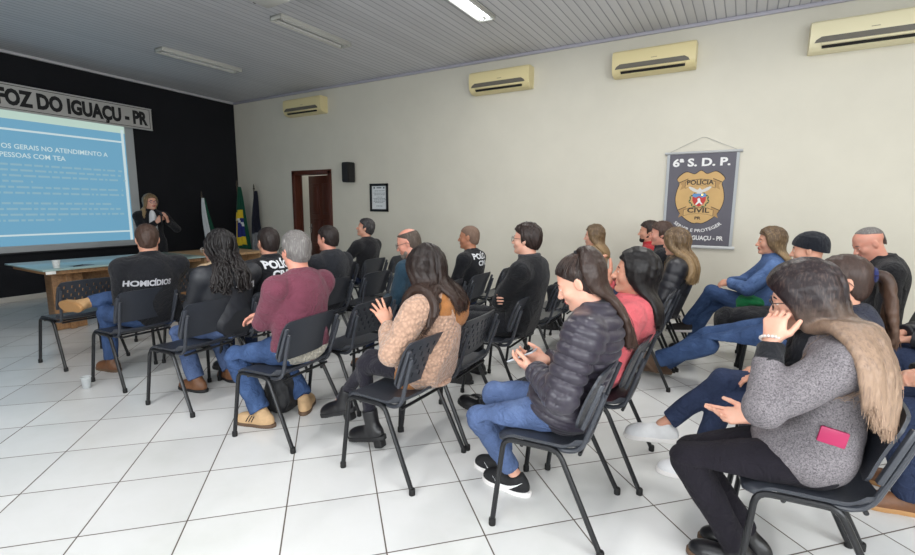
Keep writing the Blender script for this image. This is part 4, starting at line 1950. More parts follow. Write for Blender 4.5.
# name board across the top of the screen
sg = empty('name_board', front(.20, 4.2, 2.80), WANG, 'long grey name board with black capital letters above the projection screen', 'sign')
bg = plain('board_grey', (188, 186, 183), .5, 0, .04, 3)
M = MB()
M.box((-.01, 0, .19), (.02, 4.5, .38), .002)
M.build('board', bg, sg)
M = MB()
for z in (.03, .355):
    M.box((.001, 0, z), (.002, 4.42, .008))
for y in (2.21, -2.21):
    M.box((.001, y, .192), (.002, .008, .325))
M.build('border_line', ink, sg)
M = MB()
M.box((.0005, 0, .004), (.024, 4.5, .008))
M.box((.0005, 0, .376), (.024, 4.5, .008))
M.build('edge_rail', plain('edge_pale', (190, 190, 190), .4), sg)
text_on('- FOZ DO IGUAÇU - PR', (.001, 4.2 - 4.27, .09), (0, 1, 0), (0, 0, 1), 4.27 - 2.03, .215, 'lettering', ink, sg, .05, .003)

# ------------------------------------------------------------------ flags


def flag(x, y, tiltx, tilty, H, colour_fn, mats, label, wtop=.05, wbot=.22, droop=1.2, seed=1):
    """furled flag hanging from a leaning pole in a floor stand"""
    root = empty('flag', (x, y, 0), 0, label, 'flag', None)
    tip = V(tiltx, tilty, H)
    M = MB()
    M.tube([(0, 0, .03), tuple(tip)], .013, 10)
    M.build('pole', plain('flag_pole', (70, 62, 48), .4), root)
    M = MB()
    M.lathe([(.02, 0), (.022, .02), (.012, .045), (.016, .07), (.002, .12)], tuple(tip), 12)
    M.build('finial', plain('finial', (60, 54, 44), .35, .6), root)
    M = MB()
    M.lathe([(.13, 0), (.13, .02), (.05, .035), (.03, .12), (.02, .12)], (0, 0, 0), 20)
    M.build('base', black_steel, root)
    nu, nv = 40, 36
    vs, qs = [], []
    rr = np.random.default_rng(seed)
    ph = rr.uniform(0, 6.28, 4)
    for j in range(nv + 1):
        v = j / nv
        top = tip * .985
        w = wtop + (wbot - wtop) * v ** .8
        cz_ = top[2] - droop * v
        base = tip * (cz_ / H)
        for i in range(nu + 1):
            u = i / nu
            fold = math.sin(u * 3.0 * 2 * PI + ph[0] + v * 1.2) * .045 * (.35 + v)
            a = (u - .5)
            vs.append((base[0] + .055 + .03 * v + a * w * .35 + fold * .9, base[1] + a * w + fold * .25 + .01 * math.sin(6 * v + ph[1]), cz_ - .10 * abs(a) * v))
    for j in range(nv):
        for i in range(nu):
            k = j * (nu + 1) + i
            qs.append((k, k + 1, k + nu + 2, k + nu + 1))
    me = quad_mesh('cloth', vs, qs)
    o = link('cloth', me, mats, root)
    mi = []
    for j in range(nv):
        for i in range(nu):
            mi.append(colour_fn((i + .5) / nu, (j + .5) / nv))
    me.polygons.foreach_set('material_index', np.array(mi, np.int32))
    md = o.modifiers.new('thickness', 'SOLIDIFY')
    md.thickness = .004
    return root


f_green = cloth('flag_green', (18, 74, 56), .1)
f_yellow = cloth('flag_yellow', (214, 186, 48), .1)
f_blue = cloth('flag_blue', (34, 44, 112), .1)
f_white = cloth('flag_white', (206, 210, 214), .06)
f_dark = cloth('flag_dark', (26, 28, 42), .1)
f_mid = cloth('flag_grey', (120, 122, 126), .1)


def brazil(u, v):
    if abs(v - .545) < .13 and abs(u - .42) < .36:
        if abs(v - .47 - (u - .4) * .16) < .018:
            return 3
        return 2
    if abs(v - .545) < .24 - abs(u - .42) * .05 and abs(u - .42) < .42:
        return 1
    return 0


def parana(u, v):
    if .62 < v < .82 and u < .55:
        return 2
    if u < .62 - v * .15:
        return 1
    return 0


flag(.55, -1.02, -.03, -.16, 1.63, parana, [f_green, f_white, f_blue], 'green, white and blue flag hanging furled before the dark wall, left of the yellow-patched one', .05, .3, 1.25, 4)
flag(.58, -.42, -.02, .0, 1.88, brazil, [f_green, f_yellow, f_blue, f_white], 'green flag with yellow and blue patch hanging in the room corner', .05, .3, 1.55, 2)
flag(.85, -.30, -.04, .1, 1.80, lambda u, v: 0 if v < .68 else 1, [f_dark, f_mid], 'dark navy flag hanging furled against the white wall right of the green one', .04, .26, 1.3, 9)

# ------------------------------------------------------------------ front tables
dk = wood('desk_wood', (150, 112, 76), .45, (1.2, 7, 7))
dk2 = wood('desk_pale_wood', (176, 142, 104), .45, (1.2, 7, 7))
tb = empty('table', (2.72, -3.75, 0), 0, 'wooden front table with a pale blue-green glass top before the screen', 'table')
M = MB()
M.box((0, 0, .74), (1.12, 1.86, .02), .006)
gl = plain('pale_glass_top', (150, 174, 170), .3, 0, 0, spec=.6, coat=.5)
M.build('glass_top', gl, tb)
M = MB()
M.box((0, 0, .705), (1.02, 1.74, .045), .004)
M.build('apron', dk, tb)
for y in (-.62, .62):
    M = MB()
    M.box((.02, y, .345), (.62, .06, .68), .004)
    M.box((.26, y + .0, .345), (.05, .3, .68), .004)
    M.build('panel_leg', dk, tb)
M = MB()
M.box((-.1, 0, .45), (.03, 1.2, .4), .003)
M.build('modesty_panel', dk, tb)
M = MB()
M.box((.555, -.86, .715), (.006, .09, .035))
M.build('tag', white_paint, tb)

tb2 = empty('table', (2.75, -2.32, 0), 0, 'plain pale wooden desk beside the glass-topped table, at the presenter', 'table')
M = MB()
M.box((0, 0, .735), (1.0, .98, .035), .004)
M.build('desktop', dk2, tb2)
for y in (-.45, .45):
    M = MB()
    M.box((0, y, .36), (.8, .035, .715), .003)
    M.build('panel_leg', dk2, tb2)
M = MB()
M.box((.1, 0, .42), (.025, .86, .5), .003)
M.build('modesty_panel', dk2, tb2)

cp = empty('coffee_cup', (3.12, -4.5, .75), 0, 'small white cup standing on the glass-topped front table', 'cup')
M = MB()
M.lathe([(.028, 0), (.03, .003), (.038, .08), (.04, .085), (.036, .085), (.034, .07), (.026, .01)], (0, 0, 0), 24)
M.build('cup_body', plain('cup_white', (220, 222, 222), .4), cp)
M = MB()
M.tube([(.036, 0, .065), (.058, 0, .06), (.06, 0, .035), (.035, 0, .022)], .005, 8)
M.build('cup_handle', MATS['cup_white'], cp)
tag(MB().box((3.1, -4.25, .7515), (.14, .2, .003), .001, Matrix.Rotation(.3, 3, 'Z')).build('paper_sheet', plain('dark_print', (90, 96, 104), .6)), 'grey printed sheet lying on the glass tabletop beside the cup', 'paper')
tag(MB().tube([(3.18, -4.36, .755), (3.1, -4.24, .757)], .005, 8).build('pen', ink), 'dark pen lying on the glass tabletop beside the cup', 'pen')
# ------------------------------------------------------------------ chairs
def back_panel(perforated):
    """moulded back: a curved slab, wider than tall, with slots when perforated"""
    nu, nv = (66, 40) if perforated else (26, 18)
    W, H = .455, .262
    th = .012
    grid = {}
    bm = bmesh.new()

    def pt(u, v, off):
        a, b = u - .5, v
        # rounded corners: narrow the outline at the ends
        hw = W / 2
        e = max(0, abs(a) * 2 - .86) / .14
        z0 = .03 * e * e
        z1 = H - .045 * e * e - .012 * (2 * a) ** 2
        y = a * 2 * hw
        z = z0 + (z1 - z0) * b
        x = .40 * (z) - .30 * (z / H) * (1 - z / H) * .05 - .028 * (1 - (2 * a) ** 2) * -1 * 1.0
        x = .115 + .36 * z + .03 * (1 - (2 * a) ** 2) - .02 + .02 * (b - .5) ** 2
        return Vector((x + off, y, .53 + z))
    holes = set()
    if perforated:
        for r in range(5):
            for c in range(7):
                u0 = 6 + c * 8 + (4 if r % 2 else 0)
                v0 = 6 + r * 6
                if u0 + 2 < nu - 5:
                    for du in range(2):
                        for dv in range(4):
                            holes.add((u0 + du, v0 + dv))
    layers = []
    for off in (0, th):
        layers.append([[bm.verts.new(pt(i / nu, j / nv, off)) for j in range(nv + 1)] for i in range(nu + 1)])
    A, B = layers
    solid = lambda i, j: 0 <= i < nu and 0 <= j < nv and (i, j) not in holes
    for i in range(nu):
        for j in range(nv):
            if not solid(i, j):
                continue
            bm.faces.new((A[i][j], A[i][j + 1], A[i + 1][j + 1], A[i + 1][j]))
            bm.faces.new((B[i][j], B[i + 1][j], B[i + 1][j + 1], B[i][j + 1]))
            for (di, dj, e) in ((-1, 0, ((i, j), (i, j + 1))), (1, 0, ((i + 1, j + 1), (i + 1, j))), (0, -1, ((i + 1, j), (i, j))), (0, 1, ((i, j + 1), (i + 1, j + 1)))):
                if not solid(i + di, j + dj):
                    p, q = e
                    bm.faces.new((A[p[0]][p[1]], B[p[0]][p[1]], B[q[0]][q[1]], A[q[0]][q[1]]))
    loose = [v for v in bm.verts if not v.link_faces]
    bmesh.ops.delete(bm, geom=loose, context='VERTS')
    bmesh.ops.recalc_face_normals(bm, faces=bm.faces[:])
    me = bpy.data.meshes.new('backrest')
    bm.to_mesh(me)
    bm.free()
    smooth_by_angle(me, 40)
    return me


def seat_mesh():
    nu, nv = 24, 22
    W, D = .46, .42
    bm = bmesh.new()

    def pt(u, v, off):
        a, b = u * 2 - 1, v
        e = max(0, abs(a) - .8) / .2
        x0 = -.245 + .035 * e * e
        x1 = .165 - .05 * e * e
        x = x0 + (x1 - x0) * b
        z = .442 + .012 * a * a - .028 * max(0, 1 - b / .2) ** 2 + .035 * max(0, (b - .8) / .2) ** 2
        return Vector((x, a * W / 2, z + off))
    A = [[bm.verts.new(pt(i / nu, j / nv, 0)) for j in range(nv + 1)] for i in range(nu + 1)]
    B = [[bm.verts.new(pt(i / nu, j / nv, -.014)) for j in range(nv + 1)] for i in range(nu + 1)]
    for i in range(nu):
        for j in range(nv):
            bm.faces.new((A[i][j], A[i + 1][j], A[i + 1][j + 1], A[i][j + 1]))
            bm.faces.new((B[i][j], B[i][j + 1], B[i + 1][j + 1], B[i + 1][j]))
    for i in range(nu):
        bm.faces.new((A[i][0], B[i][0], B[i + 1][0], A[i + 1][0]))
        bm.faces.new((A[i + 1][nv], B[i + 1][nv], B[i][nv], A[i][nv]))
    for j in range(nv):
        bm.faces.new((A[0][j + 1], B[0][j + 1], B[0][j], A[0][j]))
        bm.faces.new((A[nu][j], B[nu][j], B[nu][j + 1], A[nu][j + 1]))
    bmesh.ops.recalc_face_normals(bm, faces=bm.faces[:])
    me = bpy.data.meshes.new('seat')
    bm.to_mesh(me)
    bm.free()
    smooth_by_angle(me, 50)
    return me


SEAT_ME = seat_mesh()
BACKS = {True: back_panel(True), False: back_panel(False)}
for me in [SEAT_ME] + list(BACKS.values()):
    me.materials.append(black_plastic)
PARTS = {}


def chair_parts(root, perforated):
    link('seat', SEAT_ME, None, root)
    link('backrest', BACKS[perforated], None, root)
    if not PARTS:
        for sg in (1, -1):
            y = sg * .235
            M = MB()
            pts = rounded_path([(-.245, sg * .255, .012), (-.205, y * .98, .425), (.045, y * .98, .425), (.245, sg * .255, .012)], .045)
            M.tube(pts, .0125, 10)
            PARTS['leg_frame', sg] = M.build('leg_frame', black_steel, None).data
            M = MB()
            pts = rounded_path([(-.12, sg * .19, .415), (.13, sg * .20, .415), (.205, sg * .222, .645), (.222, sg * .222, .70)], .07, 6)
            M.tube(pts, .0115, 10)
            M.box((.178, sg * .226, .645), (.02, .026, .22), .006, Matrix.Rotation(math.radians(19.5), 3, 'Y'))
            PARTS['back_upright', sg] = M.build('back_upright', plain('upright_grey', (58, 61, 68), .32), None).data
            for nm, x in (('front', -.2455), ('rear', .2455)):
                M = MB()
                M.lathe([(.016, 0), (.0165, .004), (.0165, .028), (.014, .034)], (x * .995, sg * .255, 0), 14)
                PARTS['foot_cap', sg, nm] = M.build('foot_cap', rubber, None).data
        for q, (x, y) in enumerate(((-.12, .235), (.03, .235), (.13, .2))):
            M = MB()
            M.tube([(x, -y, .413), (x, y, .413)], .009, 8)
            PARTS['cross_bar', q] = M.build('cross_bar', black_steel, None).data
        for ob in [o for o in COL.objects if o.data in list(PARTS.values())]:
            bpy.data.objects.remove(ob)
    for k, me in PARTS.items():
        link(k[0], me, None, root)


proto = {}


def chair(x, y, perforated, label, rz=0., group='black stacking chairs set out in rows'):
    """label tells this chair from the others"""
    if perforated not in proto:
        r = empty('stacking_chair', (x, y, 0), math.radians(rz), label, 'chair', group)
        chair_parts(r, perforated)
        proto[perforated] = r
        return r
    r = copy_tree(proto[perforated])
    r.location = (x, y, 0)
    r.rotation_euler = (0, 0, math.radians(rz))
    r['label'] = label
    return r
EXPOSURE = -.27
# ------------------------------------------------------------------ fabrics, hair, skin
skin_mat('skin', (208, 158, 134))
skin_mat('skin_fair', (220, 172, 150))
skin_mat('skin_tan', (178, 126, 98))
skin_mat('skin_pink', (214, 156, 136))
jean = denim('denim_mid', (68, 88, 124))
jean_l = denim('denim_light', (82, 100, 138))
jean_d = denim('denim_dark', (46, 56, 82))
jean_b = denim('denim_blue', (62, 84, 124))
blk = cloth('black_cotton', (26, 27, 32), .15)
blk2 = cloth('soft_black_knit', (30, 30, 34), .2)
blk_wool = cloth('black_wool', (24, 25, 29), .2, 20, 300, .4)
grey_collar = cloth('charcoal_collar', (62, 62, 66), .15)
navy = cloth('navy_fleece', (34, 38, 56), .15)
teal = cloth('teal_jacket', (38, 62, 78), .15)
maroon = cloth('maroon_knit', (112, 58, 74), .12, 9, 260, .4)
white_knit = knit('cream_knit', (196, 190, 176))
puffer = plain('black_nylon', (50, 46, 57), .36, 0, .12, 20, .2, 90, .5, 0, 0, .1)
puffer2 = plain('charcoal_nylon', (34, 34, 40), .42, 0, .12, 20, .2, 90, .5)
beige_knit = knit('beige_cable_knit', (192, 156, 134))
brown_hood = cloth('caramel_fabric', (168, 112, 64), .15)
beige = cloth('beige_coat', (206, 180, 146), .08)
coral = cloth('coral_fleece', (232, 110, 118), .08)
tweed_g = tweed('grey_wool_tweed', (80, 76, 80), (140, 135, 138))
denim_jacket = denim('denim_jacket', (80, 104, 148))
green_c = cloth('green_shirt', (34, 128, 76), .1)
white_c = cloth('white_blouse', (226, 228, 232), .04)
red_c = cloth('red_shirt', (178, 40, 48), .1)
blue_c = cloth('blue_shirt', (60, 82, 140), .1)
blk_leather = plain('black_leather', (26, 26, 29), .32, 0, .1, 40, .2, 120, .5)
brown_leather = plain('brown_leather', (112, 74, 48), .5, 0, .15, 40, .2, 120)
tan_leather = plain('tan_leather', (186, 148, 104), .6, 0, .12, 40, .2, 150)
tan_suede = plain('tan_suede', (198, 164, 124), .8, 0, .08, 40)
white_leather = plain('white_leather', (232, 232, 234), .45, 0, .03, 40)
sole_w = plain('sole_white', (234, 230, 228), .5)
sole_b = plain('sole_black', (24, 24, 26), .6)
sole_t = plain('sole_tan', (176, 132, 84), .6)
sole_brown = plain('sole_brown', (96, 74, 56), .6)
beanie_m = cloth('black_beanie_knit', (24, 27, 36), .15, 60, 500, .6)
letter_w = plain('print_white', (214, 216, 220), .7)
letter_g = plain('print_grey_white', (176, 176, 182), .7)
spec_frame = plain('spectacle_frame', (30, 28, 30), .3)
spec_pale = plain('spectacle_pale', (222, 220, 214), .3)
spec_purple = plain('spectacle_purple', (48, 34, 120), .25)
h_dark = hair_mat('hair_dark_brown', (44, 32, 28), (56, 40, 33), rough=.4)
h_black = hair_mat('hair_black', (24, 21, 22), (32, 27, 27), rough=.4)
h_black2 = hair_mat('hair_black_wavy', (36, 27, 25), (58, 42, 35), rough=.42)
h_grey = hair_mat('hair_grey', (112, 108, 106), (132, 128, 126), (168, 164, 160), .5)
h_salt = hair_mat('hair_salt_pepper', (50, 48, 50), (70, 68, 70), (120, 118, 118), .5)
h_short_brown = hair_mat('hair_short_brown', (70, 52, 44), (84, 64, 54), rough=.5)
h_dark_short = hair_mat('hair_dark_short', (40, 32, 30), (48, 38, 34), rough=.5)
h_stubble = hair_mat('hair_stubble', (122, 98, 84), (128, 104, 90), (140, 116, 100), .7)
h_blond = hair_mat('hair_blond', (120, 98, 72), (176, 150, 112), (196, 172, 132), .42)
h_darkblond = hair_mat('hair_dark_blond', (96, 76, 58), (160, 132, 96), (176, 148, 108), .42)
h_ombre = hair_mat('hair_ombre', (38, 28, 31), (172, 144, 122), (92, 74, 68), .36, .28, .9)
h_pony = hair_mat('hair_pony', (42, 31, 28), (70, 53, 46), (74, 57, 50), .34)
h_brownlong = hair_mat('hair_brown', (62, 46, 40), (92, 68, 54), rough=.42)

# ------------------------------------------------------------------ chairs of the grid
SLOPE = .0
ROWX = {0: 4.48, 1: 5.455, 2: 6.32, 3: 7.305, 4: 8.19, 5: 9.105, 6: 10.07}
C0 = {0: -4.82, 1: -4.79, 2: -4.78, 3: -4.745, 4: -4.68, 5: -4.655, 6: -4.53}
RZ = 2.5


def spot(r, y):
    return ROWX[r] - SLOPE * (y - C0[r]), y


def seat_at(r, y, perf, label, rz=RZ):
    x, y = spot(r, y)
    return chair(x, y, perf, label, rz)


class Sit(Person):
    def __init__(self, r, y, label, dx=0, dy=0, rz=RZ, **k):
        x, y = spot(r, y)
        super().__init__((x + dx, y + dy, 0), rz, label, 'audience seated on the black chairs', **k)


def look(r, y, tx=1.5, ty=-2.6):
    x, y = spot(r, y)
    return -math.degrees(math.atan2(ty - y, x - tx)) - RZ * 0


crossed_arms = dict(L=dict(w=(-.20, .12, .80), pole=(.1, -1, -.7), d=(-.2, 1, .1), n=(.9, .1, .1)), R=dict(w=(-.15, -.08, .74), pole=(.1, 1, -.7), d=(.15, -1, .1), n=(.9, -.1, .1), curl=(.5, .6, .5)))

# front row: an empty chair before the HOMICIDIOS man
seat_at(0, C0[0], True, 'empty black perforated chair in the frontmost row, under the raised tan boot')
seat_at(0, -4.0, True, 'empty black chair of the frontmost row standing right beside the pale desk leg')

# ---- row 1
seat_at(1, C0[1], False, 'black chair carrying the man whose jacket reads HOMICIDIOS')
p = Sit(1, C0[1], 'person with short brown hair in black jacket printed HOMICIDIOS across the back, ankle over knee', s=1.03, g=1.22, sh=.20, dy=.11, dx=.02, twist=-20, head=(-28, 2, 0), vox=.008,
        legs=dict(L=dict(a=(-.42, -.14, .085)), R=dict(a=(-.50, -.27, .63), pole=(-.4, 1, .25), toe=(-1, -.12, .0), up=(-.1, 1, .35), free=True)),
        arms=dict(L=dict(w=(-.26, .0, .72)), R=dict(w=(-.26, .06, .75))))
p.body().hair_cap(h_short_brown, .008, rough=.004)
p.top('jacket', blk, .016, (.008, 22), collar='stand', belly=.02)
p.trousers(jean_b, hem=.03)
p.shoe('L', brown_leather, sole_brown)
p.shoe('R', tan_leather, sole_t, kind='boot', shaft=.09)
p.lettering('HOMICÍDIOS', (.13, -.075, .832), .28, .046, letter_g, bold=.045)

seat_at(1, -4.22, False, 'black chair of the person in pale glasses behind the braided hair')
p = Sit(1, -4.22, 'person with white-rimmed glasses and beige collar, mostly hidden behind the braided hair', s=.86, dy=.13, dx=.06, lean=18, hip=(-.02, 0, .51), head=(20, 4, 0), vox=.009, skin='skin_fair')
p.body().face().glasses(spec_pale)
p.top('coat', beige, .016, (.006, 22), collar='fold').trousers(blk).shoes(blk_leather, sole_b)
p.hair_cap(h_dark, .012, low=.03)

for i, (y, perf, lab) in enumerate(((-3.62, True, 'empty black chair in the second row left of the hooded man'), (-2.55, False, 'empty black chair at the left elbow of the man in black sweater'),
                                    (-1.42, False, 'empty black chair seen edge-on right of the man in black sweater'), (-.86, True, 'empty perforated black chair standing nearest the white wall in the second row'))):
    seat_at(1, y, perf, lab)
seat_at(1, -1.98, False, 'black chair carrying the man in black sweater who looks upward')
p = Sit(1, -1.98, 'person with salt-and-pepper hair in black sweater, chin lifted, below the framed certificate', s=1.03, g=1.08, head=(28, -12, 0), vox=.009,
        arms=dict(L=dict(w=(-.34, -.22, .80), pole=(.2, -.6, -1), d=(-1, 0, .1))))
p.body().face().hair_cap(h_salt, .012, rough=.005)
p.top('sweater', blk2, .014, (.007, 22), collar='crew').trousers(jean_d).shoes(blk_leather, sole_b)

# ---- row 2
seat_at(2, C0[2], False, 'black chair carrying the woman with long black braids', 6)
p = Sit(2, C0[2], 'person with long black braided hair in black jacket printed CIVIL, leaning forward', s=.98, g=1.08, dy=.22, dx=.05, twist=-14, lean=10, lean2=4, lean3=-14, neck=-12, head=(-22, 8, 4), vox=.008,
        legs=dict(L=dict(a=(-.22, -.14, .085)), R=dict(a=(-.20, .14, .085))), arms=dict(L=dict(w=(-.30, .05, .78), pole=(.4, -.9, -.5)), R=dict(w=(-.3, .12, .8))))
p.body()
p.top('jacket', plain('black_nylon_shell', (38, 40, 46), .5, 0, .1, 20, .2, 90), .02, (.011, 20), collar='stand', wide=1.08)
p.trousers(jean_l, hem=.02, flare=.012)
p.shoes(brown_leather, sole_b)
p.lettering('CIVIL', (.12, .06, .86), .19, .05, letter_w, bold=.03)
p.hair_cap(h_black, .016, low=.03, rough=.006)
p.long_hair(h_black, length=.22, N=120, n=40, rad=.0085, back=.02, wave=(.009, 6), thick=.035, drop=(.2, 0, -1), tuck=.03, vol=.12, splay=.01, mass=False, m=6, taper=.6, prof=1 + .28 * np.sin(np.linspace(0, 40 * 1.9, 40)), name='braid', seed=4, lvar=.3, jit=.012)

seat_at(2, -4.22, False, 'black chair carrying the man whose jacket reads POLICIA CIVIL beside the burgundy sweater')
p = Sit(2, -4.22, 'person with short dark hair in black jacket printed POLICIA CIVIL, behind the burgundy sweater man', s=.99, g=1.12, sh=.185, dy=.08, twist=-14, head=(-14, 0, 0), vox=.009)
p.body().hair_cap(h_dark_short, .007, rough=.004)
p.top('jacket', blk, .018, (.008, 22), collar='stand').trousers(jean_d).shoes(blk_leather, sole_b)
p.lettering('POLÍCIA', (.15, .0, .985), .27, .06, letter_w, bold=.045)
p.lettering('CIVIL', (.15, .0, .905), .18, .06, letter_w, bold=.045)

seat_at(2, -3.56, False, 'black chair carrying the man in dark hooded jacket')
p = Sit(2, -3.56, 'person with short dark hair in dark grey hooded jacket, in front of the doorway', s=.98, g=1.12, sh=.185, dy=.1, head=(6, 2, 0), vox=.009, skin='skin_pink')
p.body().face().hair_cap(h_dark_short, .008, rough=.004)
p.top('hooded_jacket', cloth('dark_hoodie', (36, 38, 44), .15), .018, (.009, 20), collar='hood').trousers(jean_d).shoes(blk_leather, sole_b)
for y, perf, lab in ((-2.95, False, 'empty black chair in the third row, right of the hooded man'), (-2.4, True, 'empty perforated black chair in front of the teal jacket man'),
                     (-1.85, True, 'empty black chair of the third row, furthest right before the shaved-head man')):
    seat_at(2, y, perf, lab)

# ---- row 3
seat_at(3, C0[3], False, 'black chair carrying the man in burgundy sweater', 6)
p = Sit(3, C0[3], 'person with grey hair in burgundy sweater, blue jeans and tan sneakers, arms folded', s=1.02, g=1.14, sh=.185, dy=.08, lean=10, lean2=4, head=(-14, 2, 0), vox=.007, skin='skin_pink',
        legs=dict(L=dict(a=(-.20, -.16, .085), toe=(-1, -.25, 0)), R=dict(a=(-.13, .15, .085), toe=(-.6, .8, 0))), arms=dict(L=dict(w=(-.27, .06, .76), pole=(.2, -1, -.7)), R=dict(w=(-.27, -.04, .74))))
p.body().face()
p.hair_cap(h_grey, .010, rough=.005)
p.glasses(spec_frame)
p.top('sweater', maroon, .016, (.009, 20), collar='crew', belly=.02, wide=1.08)
p.trousers(jean_b, hem=.03, flare=.012, wr=(.009, 26))
sdf_obj('undershirt_hem', p.torso_prims(.021, None, 0, .02)[:2], .008, white_knit, p.o, lambda P, d: np.maximum(d, np.maximum(P[:, 2] - .545, (P[:, 0] - .114))))
for sd in 'LR':
    o = p.shoe(sd, tan_suede, sole_brown, kind='sneaker', length=1.06)
    O, ff, ss, uu, pr_ = p.legs[sd]['shoe']
    sgn = 1 if ss[1] < 0 else -1
    out = ss * sgn
    for k in range(3):
        M = MB()
        pts = []
        for t in np.linspace(0, 1, 6):
            q = O + ff * (.055 + .02 * k - .018 * t) + uu * (.036 + .038 * t) + out * .08
            for _ in range(30):
                q = q - out * (sdf(pr_, q[None])[0] - .001) * .8
            pts.append(q)
        M.tube(pts, .0035, 6)
        M.build('stripe', MATS['ink'], o)

seat_at(3, -4.14, True, 'empty perforated black chair directly right of the burgundy sweater man')
seat_at(3, -3.56, False, 'black chair carrying the balding man in teal jacket')
p = Sit(3, -3.56, 'person balding with glasses and grey beard in teal jacket, looking down', s=1., g=1.05, dy=.13, dx=.03, lean=12, lean2=6, lean3=-14, neck=-18, head=(22, 18, 0), vox=.009, skin='skin_pink')
p.body().face((90, 80, 74)).glasses(spec_frame)
p.hair_cap(hair_mat('hair_fringe', (84, 72, 64), (92, 80, 72), (120, 108, 98), .6), .003, recede=.035, top_u=.088, rough=.002)
p.top('jacket', teal, .018, (.008, 20), collar='stand').trousers(jean_d).shoes(brown_leather, sole_b)
bm_ = p
H = p.H
sdf_obj('beard', [cap(H(.03, .05, -.075), H(.062, .014, -.104), .02, .021, .02), cap(H(.03, -.05, -.075), H(.062, -.014, -.104), .02, .021, .02), ell(H(.078, 0, -.092), (.02, .022, .022), p.HM(), .02)], .005,
        plain('grey_beard', (128, 118, 110), .9, 0, .2, 120, .6, 300), p.o)
seat_at(3, -3.05, True, 'empty perforated black chair in the fourth row, left of the shaved-head man')
seat_at(3, -2.48, False, 'black chair carrying the shaved-head man')
p = Sit(3, -2.48, 'person with shaved head in black shirt printed POLICIA CIVIL, against the white wall', s=.975, g=1.1, dy=.04, head=(14, 0, 0), vox=.009, skin='skin_tan')
p.body().face().hair_cap(h_stubble, .002, rough=.001)
p.top('shirt', blk, .012, (.007, 22), collar='crew').trousers(jean_d).shoes(blk_leather, sole_b)
p.lettering('POLÍCIA', (.15, .0, .965), .25, .055, letter_w, bold=.04)
p.lettering('CIVIL', (.15, .0, .895), .16, .05, letter_w, bold=.04)
for y, perf, lab in ((-1.78, True, 'empty perforated black chair just right of the shaved-head man'), (-1.2, False, 'empty black chair in the fourth row nearest the white wall')):
    seat_at(3, y, perf, lab)

# ---- row 4
seat_at(4, C0[4], True, 'perforated black chair carrying the woman in beige knitted cardigan', -1)
p = Sit(4, C0[4], 'person with long dark wavy hair in beige cable-knit cardigan and black ankle boots, legs crossed', s=.92, dx=.085, dy=.13, lean=12, lean2=6, lean3=-18, neck=-14, twist=-6, head=(-30, 14, 0), vox=.0065,
        legs=dict(L=dict(a=(-.36, -.10, .135), toe=(-1, .0, 0), pitch=-14), R=dict(a=(-.60, -.10, .25), pole=(-.5, -.45, 1), toe=(-1, .0, -.35), free=True)),
        arms=dict(L=dict(w=(-.19, -.15, .80), pole=(.2, -.8, -.9), d=(-.55, .1, .8), n=(-.7, .5, -.4), curl=(.15, .15, .1), spread=.12, thumb=.2, fing=[(.1, .1, .1), (.2, .15, .1), (.35, .2, .1), (.45, .3, .2)]), R=dict(w=(-.16, .10, .70), d=(-.5, -.6, .1))))
p.body()
p.top('cardigan', beige_knit, .024, (.008, 18), skirt=.03, wide=1.06, cuff=.05)
sdf_obj('hood', [ring(p.N + V(.01, 0, .0), None, .085, .026, .014, .02, p.TM(V(0, 0, 1))), ell(p.N + V(.095, .03, -.05), V(.065, .165, .085), None, .03),
                 ell(p.N + V(.125, .06, -.11), V(.05, .12, .07), None, .04), ell(p.N + V(.08, .13, -.06), V(.07, .07, .05), None, .04)], .006, brown_hood, p.topo, lambda P, d, f=wrinkler(.006, 40, 4): d + f(P))
M = MB()
p.trousers(cloth('black_tights', (34, 32, 42), .08), -.004, (.002, 24), tight=.94)
p.shoe('L', blk_leather, sole_b, kind='boot', shaft=.10, heel=.05)
p.shoe('R', blk_leather, sole_b, kind='boot', shaft=.10, heel=.05)
p.hair_cap(h_black2, .02, low=.05, rough=.006)
p.long_hair(h_black2, length=.13, N=1500, rad=.002, back=.0, behind=.03, wave=(.017, 2.2), clumps=26, thick=.035, guides=60, drop=(.14, -.04, -1), tuck=.03, splay=.04, vol=.12, seed=6)
sdf_obj('shirt_tail', [ell(p.P + V(-.07, -.13, -.02), (.08, .05, .09), None, .02)], .008, brown_hood, p.o, lambda P, d, f=wrinkler(.006, 40, 4): d + f(P))

seat_at(4, -4.15, True, 'empty perforated black chair holding a plastic cup, beside the beige cardigan')
seat_at(4, -3.36, False, 'black chair carrying the man in black overcoat')
p = Sit(4, -3.36, 'person with dark hair and glasses in black overcoat with grey collar, arms folded', s=1.09, g=1.08, dy=.08, dx=.10, head=(2, -3, 0), vox=.0075, skin='skin_fair', arms=crossed_arms,
        legs=dict(L=dict(a=(-.44, -.14, .085)), R=dict(a=(-.44, .14, .085))))
p.body().face()
p.hair_cap(h_dark, .016, rough=.006)
p.glasses(spec_frame)
p.top('overcoat', blk_wool, .02, (.007, 18), collar='fold', collar_mat=grey_collar, wide=1.05)
sdf_obj('shirt_collar', [ring(p.N + V(-.004, 0, .02), None, .057, .008, .02, .01, p.TM(V(-.1, 0, 1)))], .005, blue_c, p.topo)
p.trousers(blk).shoes(blk_leather, sole_b)
for y, perf, lab in ((-2.55, True, 'empty perforated black chair right behind the folded arms of the overcoat man'), (-2.0, False, 'empty black chair with a paper cup on its seat, far side of the ponytail'),):
    seat_at(4, y, perf, lab)
seat_at(4, -1.35, False, 'black chair carrying the blond woman in beige coat')
p = Sit(4, -1.35, 'person with straight dark-blond hair in beige coat, seated near the white wall', s=.95, dx=.08, dy=.15, head=(4, 0, 0), vox=.009, skin='skin_fair')
p.body().face()
p.top('coat', beige, .02, (.006, 20), collar='fold').trousers(blk).shoes(blk_leather, sole_b)
p.hair_cap(h_darkblond, .014, low=.04, rough=.004)
